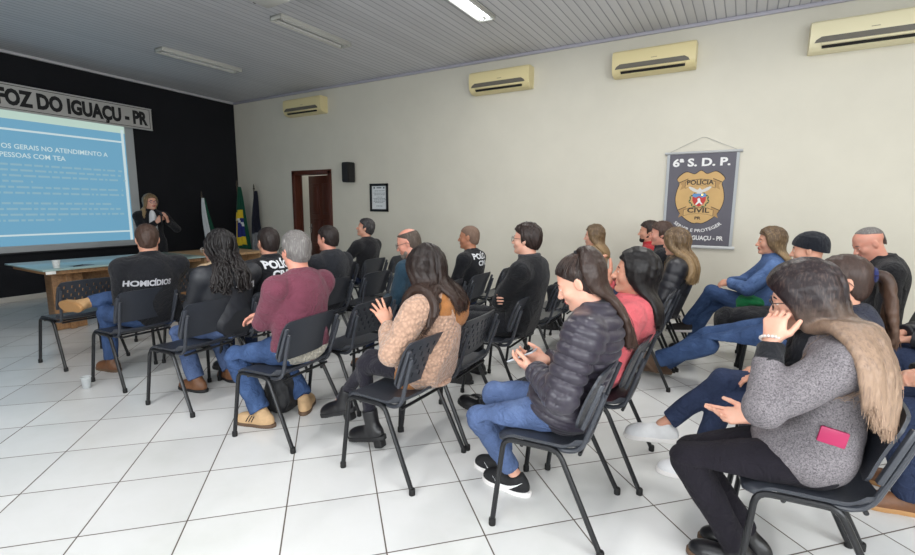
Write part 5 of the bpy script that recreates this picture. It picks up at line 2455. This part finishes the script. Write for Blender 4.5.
p.long_hair(h_darkblond, length=.12, N=500, rad=.0022, thick=.015, guides=30, seed=8)

# ---- row 5
seat_at(5, C0[5], False, 'black chair in the foreground carrying the woman in black quilted jacket', 5)
p = Sit(5, C0[5], 'person with long brown ponytail in black quilted jacket and jeans, looking down at a phone', s=.97, dx=.04, dy=.02, lean=14, lean2=12, lean3=0, neck=-16, head=(4, 26, 0), vox=.006, skin='skin_fair',
        legs=dict(L=dict(a=(-.28, .02, .085), pole=(-.6, -.45, .8), toe=(-1, .15, 0)), R=dict(a=(-.38, .13, .085), pole=(-.6, -.2, 1), toe=(-1, .1, 0))),
        arms=dict(L=dict(w=(-.16, -.07, .70), pole=(.5, -.7, -.5), d=(-.9, .35, .05), n=(.1, .6, .7), curl=(.35, .45, .35), spread=.03, thumb=.3, fing=[(.3, .35, .3), (.4, .5, .4), (.5, .5, .4), (.6, .6, .4)]),
                  R=dict(w=(-.16, .10, .70), pole=(.5, .7, -.5), d=(-.9, -.35, .05), n=(.1, -.6, .7), curl=(.4, .5, .4), spread=.03, thumb=.35)))
p.body().face()
p.top('quilted_jacket', puffer, .026, (.004, 22), ridge=(.017, .05), collar='stand', skirt=.02, wide=1.1, cuff=.04, vox=.0055)
p.trousers(jean_l, .006, (.006, 26), hem=.06)
for sd in 'LR':
    o = p.shoe(sd, plain('black_mesh', (24, 24, 27), .75, 0, .1, 60, .3, 400), sole_w, kind='sneaker', shaft=.0)
    O, ff, ss, uu, pr_ = p.legs[sd]['shoe']
    out = ss * (1 if ss[1] < 0 else -1)
    # white curved tick on the outer side
    ctl = [(.118, .060, .001), (.085, .034, .006), (.05, .030, .011), (.02, .034, .013), (-.005, .046, .010), (-.035, .062, .004), (-.055, .074, .0012)]
    M = MB()
    pts = []
    for f_, u_, r_ in ctl:
        q = O + ff * f_ + uu * u_ + out * .08
        for _ in range(30):
            q = q - out * (sdf(pr_, q[None])[0] - .0005) * .8
        pts.append(q)
    n_ = len(pts)
    up_, lo_ = [], []
    for (f_, u_, r_), q in zip(ctl, pts):
        up_.append(M.bm.verts.new(q + uu * r_ * .6 + out * .0022))
        lo_.append(M.bm.verts.new(q - uu * r_ * .9 + out * .0022))
    for k in range(n_ - 1):
        M.bm.faces.new((up_[k], up_[k + 1], lo_[k + 1], lo_[k]))
    M.build('side_emblem', plain('emblem_white', (236, 236, 236), .5), o, 0)
    M = MB()
    for k in range(5):
        f_ = .045 + k * .018
        c_ = O + ff * f_ + uu * (.092 - k * .010)
        M.tube([c_ - ss * .022 - uu * .006, c_ + uu * .002, c_ + ss * .022 - uu * .006], .0028, 6)
    M.build('laces', MATS['ink'], o)
p.pulled = True
p.hair_cap(h_pony, .006, rough=.002, low=.01, recede=.016)
tie = p.H(-.062, 0, .113)
ctr = [tie - p.HF * .01 + p.HU * .006, tie - p.HF * .035 - p.HU * .006, V(.06, .0, 1.19), V(.10, .03, 1.08), V(.18, .075, .95), V(.24, .095, .83)]
wd = (.012, .026, .046, .058, .054, .026)
p.sheet(h_pony, [[c_ + nrm(V(.45, .85, 0)) * q_ * w_ for c_, w_ in zip(ctr, wd)] for q_ in (-1, 1)], N=1500, n=30, rad=.0011, thick=.02, guides=91, seed=5, name='ponytail', lvar=.12, jit=.008)
M = MB()
M.tube([tuple(tie + p.HF * .012 + .021 * (p.HL * math.cos(a) + nrm(p.HF * .5 + p.HU) * math.sin(a))) for a in np.linspace(0, 2 * PI, 18)], .007, 8, False)
M.build('hair_tie', blk, p.o)
r_ = np.random.default_rng(3)
# swept-back hair lying over the scalp towards the tie
q = r_.normal(size=(5000, 3))
q /= np.linalg.norm(q, axis=1, keepdims=True)
q = q * np.array([.104, .082, .088]) + np.array([-.015, 0, .037])
q = q[p.cut(q, 0, .01) < -.004][:260]
ql = np.array([-.062, 0, .108])
t_ = np.linspace(0, 1, 12)
PP = q[:, None] + (ql - q)[:, None] * t_[None, :, None]
cn = np.array([-.015, 0, .037])
dd = (PP - cn) / np.array([.107, .085, .092])
rr_ = np.linalg.norm(dd, axis=2, keepdims=True)
PP = cn + dd / np.maximum(rr_, 1e-3) * np.maximum(rr_, .985 + .03 * r_.random((len(q), 1, 1))) * np.array([.107, .085, .092])
PP = p.hc + p.hs * (PP @ p.HM().T)
link('swept_hair', tubes_mesh('swept_hair', PP, .0026 * (.7 + .6 * r_.random(len(q))), 4, None, .7), h_pony, p.o)
phone_c = (p.arms['L']['W'] + p.arms['R']['W']) / 2 + V(-.10, -.0, .035)
ph_hold = p

chair(9.17, -4.08, False, 'black chair carrying the woman in coral top', RZ)
p = Person((9.27, -4.03, 0), RZ, 'person with straight black hair in coral pink top, hand raised to the chin', 'audience seated on the black chairs', s=1., lean=32, lean2=26, lean3=6, neck=0, hip=(-.16, 0, .515), head=(8, -6, 0), vox=.0075, skin='skin',
        legs=dict(L=dict(a=(-1.0, .08, .10), toe=(-1, .1, 0), pitch=12), R=dict(a=(-.93, .20, .10), toe=(-1, .1, 0), pitch=8)),
        arms=dict(R=dict(w=(-.13, .03, 1.05), pole=(-.2, .6, -1), d=(-.5, -.2, .75), n=(.8, -.3, .3), curl=(.5, .6, .4)), L=dict(w=(-.16, -.02, .70), pole=(.4, -.8, -.5))))
p.body().face()
p.top('coral_top', coral, .022, (.007, 18), collar='hood', wide=1.08)
p.trousers(blk, .006).shoes(blk_leather, sole_b)
p.hair_cap(h_black, .014, low=.05, rough=.004)
p.long_hair(h_black, length=.16, N=800, rad=.0017, thick=.02, guides=40, drop=(.15, 0, -1), tuck=.01, seed=9)
seat_at(5, -2.5, True, 'empty black chair just left of the woman with wavy blond-brown hair')
seat_at(5, -1.95, False, 'black chair carrying the woman in black jacket with wavy blond-brown hair')
p = Sit(5, -1.95, 'person with wavy blond-brown hair in black puffer jacket, seated below the banner', dx=.12, s=.97, head=(-24, 4, 0), vox=.008, skin='skin_fair')
p.body().face()
p.top('puffer_jacket', puffer2, .028, (.006, 20), ridge=(.006, .07), collar='hood', wide=1.1).trousers(blk).shoes(blk_leather, sole_b)
p.hair_cap(h_darkblond, .018, low=.05, rough=.005)
p.long_hair(h_darkblond, length=.24, N=800, rad=.0019, back=.02, wave=(.018, 2.), clumps=18, thick=.035, guides=44, drop=(.2, 0, -1), vol=.08, splay=.0, seed=10)
seat_at(5, -1.4, False, 'black chair carrying the dark-haired man between bearded man and blond-brown hair')
p = Sit(5, -1.4, 'person with short brown hair, red collar and black jacket, between beard and wavy hair', dx=-.09, s=1.06, head=(6, 2, 0), vox=.009, skin='skin_pink')
p.body().face().hair_cap(h_short_brown, .016, rough=.006)
p.top('jacket', blk, .02, (.007, 20), collar='fold').trousers(jean_d).shoes(blk_leather, sole_b)
sdf_obj('shirt_collar', [ring(p.N + V(-.01, 0, .02), None, .058, .009, .022, .01, p.TM(V(-.1, 0, 1)))], .006, red_c, p.topo)
seat_at(5, -.86, False, 'black chair carrying the bearded man')
p = Sit(5, -.86, 'person with black beard and dark hair, furthest of the three heads left of the banner', dx=-.3, s=1.05, head=(6, 0, 0), vox=.009)
p.body().face().hair_cap(h_dark, .013, rough=.006)
p.top('shirt', red_c, .016, (.007, 20), collar='fold').trousers(jean_d).shoes(blk_leather, sole_b)
H = p.H
sdf_obj('beard', [cap(H(.0, .056, -.055), H(.062, .016, -.104), .017, .022, .02), cap(H(.0, -.056, -.055), H(.062, -.016, -.104), .017, .022, .02), ell(H(.075, 0, -.094), (.02, .024, .024), p.HM(), .02), cap(H(.085, .018, -.055), H(.085, -.018, -.055), .007, None, .01)], .005,
        plain('black_beard', (30, 24, 22), .9, 0, .2, 120, .6, 300), p.o)

# ---- row 6
seat_at(6, C0[6], False, 'black chair at the lower right carrying the woman in grey blazer', 7)
p = Sit(6, C0[6], 'person with long dark-to-blond hair in grey wool blazer, cheek resting on the left hand', s=.98, dx=.0, dy=-.04, lean=9, lean2=2, lean3=-16, neck=-30, tilt=0, head=(-8, 18, 4), vox=.0055, skin='skin_fair',
        legs=dict(L=dict(a=(-.20, -.10, .09), toe=(-1, .2, 0)), R=dict(a=(-.16, .02, .09), toe=(-1, .2, 0))),
        arms=dict(L=dict(w=(-.18, -.12, .975), pole=(-.1, -.6, -1), d=(.12, .35, 1), n=(.55, .75, -.1), curl=(.6, .8, .6), spread=.02, thumb=.3), R=dict(w=(-.20, .03, .615), pole=(.3, .8, -.6), d=(-1, -.15, -.05), n=(.05, -.5, .85), curl=(.15, .2, .15), spread=.1, thumb=.2, fing=[(.0, .08, .05), (.15, .25, .2), (.4, .45, .3), (.5, .5, .4)])))
p.body().face()
p.glasses(spec_frame)
p.top('blazer', tweed_g, .020, (.006, 20), collar=None, skirt=.02, wide=1.08, cuff=.30)
a = p.arms['L']
for sd in 'LR':
    a = p.arms[sd]
    sdf_obj('sleeve_cuff', [cap(a['E'] + (a['W'] - a['E']) * .6, a['W'] - (a['W'] - a['E']) * .04, .046, .043, .01, flat=True)], .005, blk, p.topo, lambda P, d, f=wrinkler(.004, 50, 4): d + f(P))
sdf_obj('black_scarf', [ring(p.N + V(-.006, 0, .0), None, .072, .02, .012, .02, p.TM(V(-.2, 0, 1))), cap(p.N + V(-.07, -.05, -.02), p.W + V(-.155, -.06, .06), .03, .035, .02), cap(p.N + V(-.07, .05, -.02), p.W + V(-.155, .05, .02), .03, .035, .02),
                        cap(p.C + V(-.13, 0, .0), p.W + V(-.15, 0, -.02), .05, .06, .03)], .006, blk, p.o, lambda P, d, f=wrinkler(.008, 40, 4): d + f(P))
p.trousers(cloth('black_trousers', (27, 24, 32), .1, sheen=.02), .010, (.005, 22), hem=.04)
p.shoes(blk_leather, sole_brown, kind='boot', shaft=.16)
# buttons
M = MB()
fr_ = p.W + V(-.15, -.10, -.02)
M.ball(tuple(fr_), .009, 12, (.5, 1, 1))
M.build('button', MATS['ink'], p.topo)
p.hair_cap(h_ombre, .016, low=.06, rough=.004, tone=(.4, .0))
H = p.H
p.sheet(h_ombre, [[H(.078, -.004, .085), H(.05, .066, .05), H(.02, .086, -.03), H(.005, .088, -.10), V(-.01, -.16, 1.06), V(.055, -.235, .96), V(.09, -.265, .82)],
                  [H(.03, -.002, .118), H(.02, .08, .055), H(-.015, .09, -.03), H(-.03, .088, -.11), V(.05, -.15, 1.06), V(.105, -.215, .93), V(.12, -.235, .76)],
                  [H(-.03, .0, .122), H(-.04, .08, .055), H(-.06, .088, -.035), H(-.075, .075, -.11), V(.10, -.12, 1.05), V(.155, -.165, .90), V(.16, -.19, .71)],
                  [H(-.088, .0, .085), H(-.112, .02, .03), H(-.118, .02, -.05), H(-.115, .02, -.13), V(.14, -.04, 1.04), V(.19, -.08, .88), V(.19, -.12, .69)]],
        N=3000, n=32, rad=.0014, locks=80, thick=.02, guides=130, seed=12, lvar=.16, jit=.007)
p.long_hair(h_ombre, length=.40, N=500, n=26, rad=.0016, sides=(-1,), drop=(.3, 0, -1), guides=40, seed=13)
p.long_hair(h_ombre, length=.24, N=80, n=24, rad=.0013, back=.0, tuck=.05, behind=.04, drop=(.12, -.25, -1), thick=.01, seed=21, mass=False, sides=(1,), jit=.022, lvar=.5, name='loose_strands')
M = MB()
a = p.arms['L']
ax = nrm(a['W'] - a['E'])
e1 = nrm(np.cross(ax, V(1, 0, 0)))
e2 = np.cross(ax, e1)
for k in range(18):
    t = 2 * PI * k / 18
    M.ball(tuple(a['W'] + ax * .012 + (e1 * math.cos(t) + e2 * math.sin(t)) * .0325), .0062, 10)
M.build('bracelet', plain('pearl_beads', (206, 196, 190), .25), p.o)
grey_p = p
o = empty('phone', (0, 0, 0), 0, 'magenta phone sticking out of the grey blazer pocket', 'phone')

seat_at(6, -4.0, False, 'black chair carrying the woman in navy top with brown ponytail')
p = Sit(6, -4.0, 'person with brown ponytail and glasses in navy hooded top and jeans, white sneakers, legs crossed', dx=.09, s=.95, head=(2, 4, 0), vox=.0075,
        legs=dict(L=dict(a=(-.50, .02, .085), toe=(-1, -.1, 0)), R=dict(a=(-.68, -.06, .30), pole=(-.4, -.1, 1), toe=(-1, -.05, -.1), free=True)))
p.body().face().glasses(spec_frame)
p.top('hooded_top', navy, .02, (.007, 20), collar='hood', wide=1.05).trousers(jean_d, .006, hem=.05).shoes(white_leather, sole_w, kind='sneaker', shaft=.0)
p.pulled = True
p.hair_cap(h_brownlong, .005, rough=.003, low=.02)
tie = p.H(-.118, 0, .03)
ctr = [tie - p.HF * .01, tie - p.HF * .04 - V(0, 0, .01), tie - p.HF * .06 - V(0, 0, .08), tie - p.HF * .075 - V(0, 0, .18), tie - p.HF * .10 - V(0, 0, .33)]
wd = (.010, .022, .036, .038, .02)
p.sheet(h_brownlong, [[c_ + V(0, q_ * w_, 0) for c_, w_ in zip(ctr, wd)] for q_ in (-1, 1)], N=420, rad=.0018, thick=.012, wave=(.014, 1.8), clumps=12, guides=30, seed=7, name='ponytail')
M = MB()
M.tube([tuple(tie + p.HF * .0 + .024 * (p.HL * math.cos(a_) + p.HU * math.sin(a_))) for a_ in np.linspace(0, 2 * PI, 18)], .012, 8, False)
M.build('hair_tie', cloth('navy_scrunchie', (40, 46, 92)), p.o)

chair(10.2, -2.5, False, 'black chair carrying the man in black knitted cap', RZ)
p = Person((10.30, -2.5, 0), RZ, 'person in black knitted beanie with jeans stretched out and brown boots crossed', 'audience seated on the black chairs', s=1.08, lean=34, lean2=22, lean3=-2, hip=(-.24, 0, .535), head=(-14, 6, 0), vox=.0085,
        legs=dict(L=dict(a=(-1.10, .05, .17), toe=(-.75, -.1, .65), free=True, pole=(-.2, 0, 1)), R=dict(a=(-1.04, .16, .12), toe=(-1, .1, .4), pole=(-.2, 0, 1))))
p.body().face()
p.top('jacket', blk, .02, (.007, 20), collar='stand').trousers(jean_b, .012, (.009, 22), hem=.03, flare=.012)
p.shoes(plain('brown_suede', (92, 70, 54), .8), sole_brown, kind='boot', shaft=.09)
p.knit_cap = True
p.hair_cap(beanie_m, .014, low=-.012, rough=.002, name='beanie', recede=-.045)

seat_at(6, -1.98, False, 'black chair with a folded black coat on its seat')
seat_at(6, -1.5, False, 'black chair carrying the woman in denim jacket')
p = Sit(6, -1.5, 'person with dark-blond hair in blue denim jacket and green shirt, hands clasped on crossed knee', dx=-.1, s=1., head=(8, 0, 0), vox=.0075, skin='skin',
        legs=dict(L=dict(a=(-.62, .05, .30), pole=(-.3, 0, 1), toe=(-.95, -.05, -.1), free=True), R=dict(a=(-.58, .05, .085))),
        arms=dict(L=dict(w=(-.27, -.06, .755), pole=(.3, -.9, -.3), d=(-.8, .6, -.1), n=(.2, .5, -.6), curl=(.5, .6, .5)), R=dict(w=(-.27, .08, .755), pole=(.3, .9, -.3), d=(-.8, -.6, -.1), n=(.2, -.5, -.6), curl=(.5, .6, .5))))
p.body().face()
p.top('denim_jacket', denim_jacket, .02, (.008, 20), collar='fold').trousers(jean_b, .006).shoes(plain('dark_suede', (44, 40, 40), .7), sole_w)
sdf_obj('green_shirt', [ell(p.P + V(-.08, -.06, .075), (.14, .165, .065), None, .03), ell(p.P + V(-.10, -.14, .035), (.11, .05, .075), None, .03)], .008, green_c, p.o, lambda P, d, f=wrinkler(.008, 30, 4): np.maximum(d + f(P), .456 - P[:, 2]))
p.hair_cap(h_darkblond, .014, low=.05, rough=.004)
p.long_hair(h_darkblond, length=.17, N=600, rad=.0022, thick=.018, guides=40, drop=(.12, 0, -1), tuck=.01, seed=14)

# ---- row 7, at the right edge
chair(10.86, -1.95, False, 'black chair carrying the bald man in black sweater', RZ)
p = Person((10.72, -1.95, 0), RZ, 'person bald on top in black sweater, head bowed, against the white wall at right', 'audience seated on the black chairs', s=1.12, g=1.05, lean=6, lean2=0, lean3=-16, neck=-28, head=(14, 30, 0), vox=.008, skin='skin_pink')
p.body().face((110, 100, 94)).hair_cap(h_grey, .0005, recede=.115, rough=.0012)
p.top('sweater', blk2, .018, (.007, 20), collar='stand').trousers(blk).shoes(blk_leather, sole_b)
chair(10.95, -2.72, False, 'black chair at the right edge carrying the person in charcoal padded jacket', RZ)
p = Person((10.95, -2.72, 0), RZ, 'person cut by the right edge, charcoal padded jacket shoulder showing beside the bowed bald man', 'audience seated on the black chairs', s=1.02, g=1.1, head=(0, 6, 0), vox=.009)
p.body().face().hair_cap(h_dark, .01)
p.top('padded_jacket', puffer2, .03, (.007, 20), ridge=(.007, .07), collar='stand', wide=1.12).trousers(jean_d, .012).shoes(blk_leather, sole_b)
chair(10.93, -3.75, False, 'black chair beyond the right edge carrying the person with clasped hands', RZ)
p = Person((10.93, -3.75, 0), RZ, 'person cut by the right edge, clasped hands on dark jeans and brown shoes', 'audience seated on the black chairs', s=1.02, g=1.08, head=(0, 10, 0), vox=.008,
           legs=dict(L=dict(a=(-.36, -.02, .085)), R=dict(a=(-.30, .22, .085))),
           arms=dict(L=dict(w=(-.36, -.02, .655), pole=(.3, -.9, -.3), d=(-.8, .6, -.05), n=(.2, .5, -.6), curl=(.5, .6, .5)), R=dict(w=(-.36, .12, .66), pole=(.3, .9, -.3), d=(-.8, -.6, -.05), n=(.2, -.5, -.6), curl=(.5, .6, .5))))
p.body().face().hair_cap(h_dark, .01)
p.top('jacket', blk, .02, (.007, 20), collar='stand', wide=1.05).trousers(jean_d, .012, flare=.01).shoes(brown_leather, sole_t)

# ---- the presenter
p = Person((1.5, -2.64, 0), 166, 'person standing with blond hair and purple glasses in black blazer, holding a microphone', None, s=1., lean=0, lean2=0, lean3=-6, neck=-6, hip=(0, 0, .87), seated=False, head=(16, -4, 0), vox=.009, skin='skin_fair',
           legs=dict(L=dict(a=(0, -.1, .09), pole=(-1, 0, 0)), R=dict(a=(.02, .1, .09), pole=(-1, 0, 0))),
           arms=dict(L=dict(w=(-.27, -.17, 1.20), pole=(.2, -.8, -.8), d=(-.4, .25, .85), n=(.3, .8, 0), curl=(.3, .35, .3)), R=dict(w=(-.24, -.02, 1.19), pole=(.2, .8, -.8), d=(-.3, -.5, .6), n=(.4, -.7, .2), curl=(.8, .9, .6))))
p.body().face().glasses(spec_purple)
p.top('blazer', blk, .016, (.006, 20), collar='fold')
sdf_obj('blouse', [ell(p.C + V(-.075, 0, -.03), (.095, .065, .2), None, .03), ell(p.W + V(-.085, 0, -.05), (.08, .07, .16), None, .03)], .008, white_c, p.o)
p.trousers(blk).shoes(blk_leather, sole_b)
p.hair_cap(h_blond, .014, low=.05, rough=.004)
p.long_hair(h_blond, length=.17, N=360, rad=.003, thick=.02, guides=30, wave=(.008, 2), seed=15)
a = p.arms['R']
mp = a['W'] + nrm(a['d']) * .09 + V(-.03, .0, .02)
mic = empty('microphone', tuple(np.array((p.o.matrix_basis @ Vector(mp))[:])), 0, 'black handheld microphone held by the standing presenter', 'microphone')
M = MB()
M.tube([(0, 0, -.10), (0, 0, .03)], [.011, .014], 14)
M.build('handle', ink, mic)
M = MB()
M.ball((0, 0, .05), .022, 16)
M.build('head', plain('mic_grille', (70, 70, 74), .5, .6), mic)

# ------------------------------------------------------------------ loose things
bpy.context.view_layer.update()


def wp(per, q):
    return np.array((per.o.matrix_basis @ Vector(q))[:])


# phone held by the woman in the quilted jacket
ph = empty('phone', tuple(wp(ph_hold, phone_c)), math.radians(RZ), 'dark phone with bright screen edge held by the woman in quilted jacket', 'phone')
Rm = Matrix.Rotation(math.radians(-28), 3, 'Y')
M = MB()
M.box((0, 0, 0), (.15, .074, .009), .004, Rm)
M.build('phone_case', plain('phone_grey', (196, 198, 204), .3), ph)
M = MB()
M.box(tuple(Rm @ Vector((0, 0, .0052))), (.142, .067, .001), 0, Rm)
M.build('screen', plain('phone_screen', (34, 40, 52), .1, coat=1), ph)

# pocket phone
d_ = grey_p
pos = d_.P + V(.02, -.22, .14)
for _ in range(30):
    pos = pos + V(0, 1, 0) * (sdf(d_.tprims, pos[None])[0] - .004) * .8
o.location = tuple(wp(d_, pos))
o.rotation_euler = (0, 0, math.radians(RZ + 2))
M = MB()
M.box((0, 0, 0), (.085, .012, .06), .006, Matrix.Rotation(math.radians(10), 3, 'Y'))
M.build('phone_cover', plain('magenta_case', (166, 34, 84), .4), o)


def clear_cup(loc, label, h=.09, mat=None, tip=None):
    root = empty('plastic_cup', loc, 0, label, 'cup')
    if tip:
        root.rotation_euler = tip
    M = MB()
    M.lathe([(.024, 0), (.026, .002), (.035, h), (.037, h + .003), (.033, h + .001), (.0245, .004)], (0, 0, 0), 24)
    M.build('cup_wall', mat or plain('clear_plastic', (238, 242, 243), .3, trans=.6), root)
    M = MB()
    M.tube([(.0365 * math.cos(t), .0365 * math.sin(t), h + .002) for t in np.linspace(0, 2 * PI, 25)], .0016, 6, False)
    M.build('rim', plain('cup_rim', (228, 232, 234), .3), root)
    return root


clear_cup((5.345, -5.148, 0), 'clear plastic cup standing on the floor tiles behind the HOMICIDIOS man')
x, y = spot(4, -4.15)
clear_cup((x - .06, y + .02, .445), 'clear plastic cup on the seat beside the beige cardigan')
x, y = spot(4, -2.0)
clear_cup((x - .05, y, .445), 'pale plastic cup on the empty seat left of the ponytailed woman', .10, plain('cup_pale', (206, 214, 222), .4))

# backpack on the floor under the burgundy man's chair
bg_ = empty('backpack', (7.0, -4.60, 0), math.radians(12), 'black backpack on the floor beneath the burgundy sweater man', 'backpack')
nyl = plain('backpack_nylon', (24, 25, 29), .6, 0, .1, 30, .3, 200)
wf_ = wrinkler(.012, 22, 8)
bo = sdf_obj('bag_body', [ell((0, 0, .14), (.12, .09, .16), None, .03), ell((-.02, 0, .06), (.15, .11, .07), None, .05)], .008, nyl, bg_, lambda P, d: np.maximum(d + wf_(P), .002 - P[:, 2]))
M = MB()
M.tube([(-.04, .01, .285), (-.02, 0, .325), (.03, 0, .325), (.05, .01, .28)], .009, 8)
M.build('handle', nyl, bg_)
for sg_ in (1, -1):
    M = MB()
    M.tube([(.05, sg_ * .05, .27), (.12, sg_ * .06, .2), (.135, sg_ * .06, .1), (.10, sg_ * .06, .03)], .014, 8, True, .4)
    M.build('shoulder_strap', nyl, bg_)
M = MB()
M.tube([(-.09, -.07, .15), (-.124, 0, .165), (-.09, .07, .15)], .004, 6)
M.build('zip', MATS['grey_paint'], bg_)

# folded coat on the empty chair between denim and beanie
x, y = spot(6, -1.98)
wf2 = wrinkler(.012, 24, 3)
tag(sdf_obj('folded_coat', [ell((x - .12, y, .53), (.28, .19, .09), None, .05), ell((x - .38, y, .46), (.08, .17, .13), None, .05), ell((x + .05, y, .57), (.1, .19, .12), None, .05)], .009, blk, None,
            lambda P, d: np.where(P[:, 0] > x - .27, np.maximum(d + wf2(P), .452 - P[:, 2]), d + wf2(P))), 'black coat folded over the empty seat between denim jacket and beanie', 'coat')
# ------------------------------------------------------------------ light and view
w = bpy.data.worlds.new('daylight_sky')
SC.world = w
w.use_nodes = True
w.node_tree.nodes['Background'].inputs[0].default_value = (.78, .88, 1., 1)
w.node_tree.nodes['Background'].inputs[1].default_value = 1.2
SC.view_settings.view_transform = 'Standard'
SC.view_settings.look = 'None'
SC.view_settings.exposure = EXPOSURE
SC.view_settings.gamma = 1
SC.view_settings.use_curve_mapping = False
bpy.context.view_layer.update()
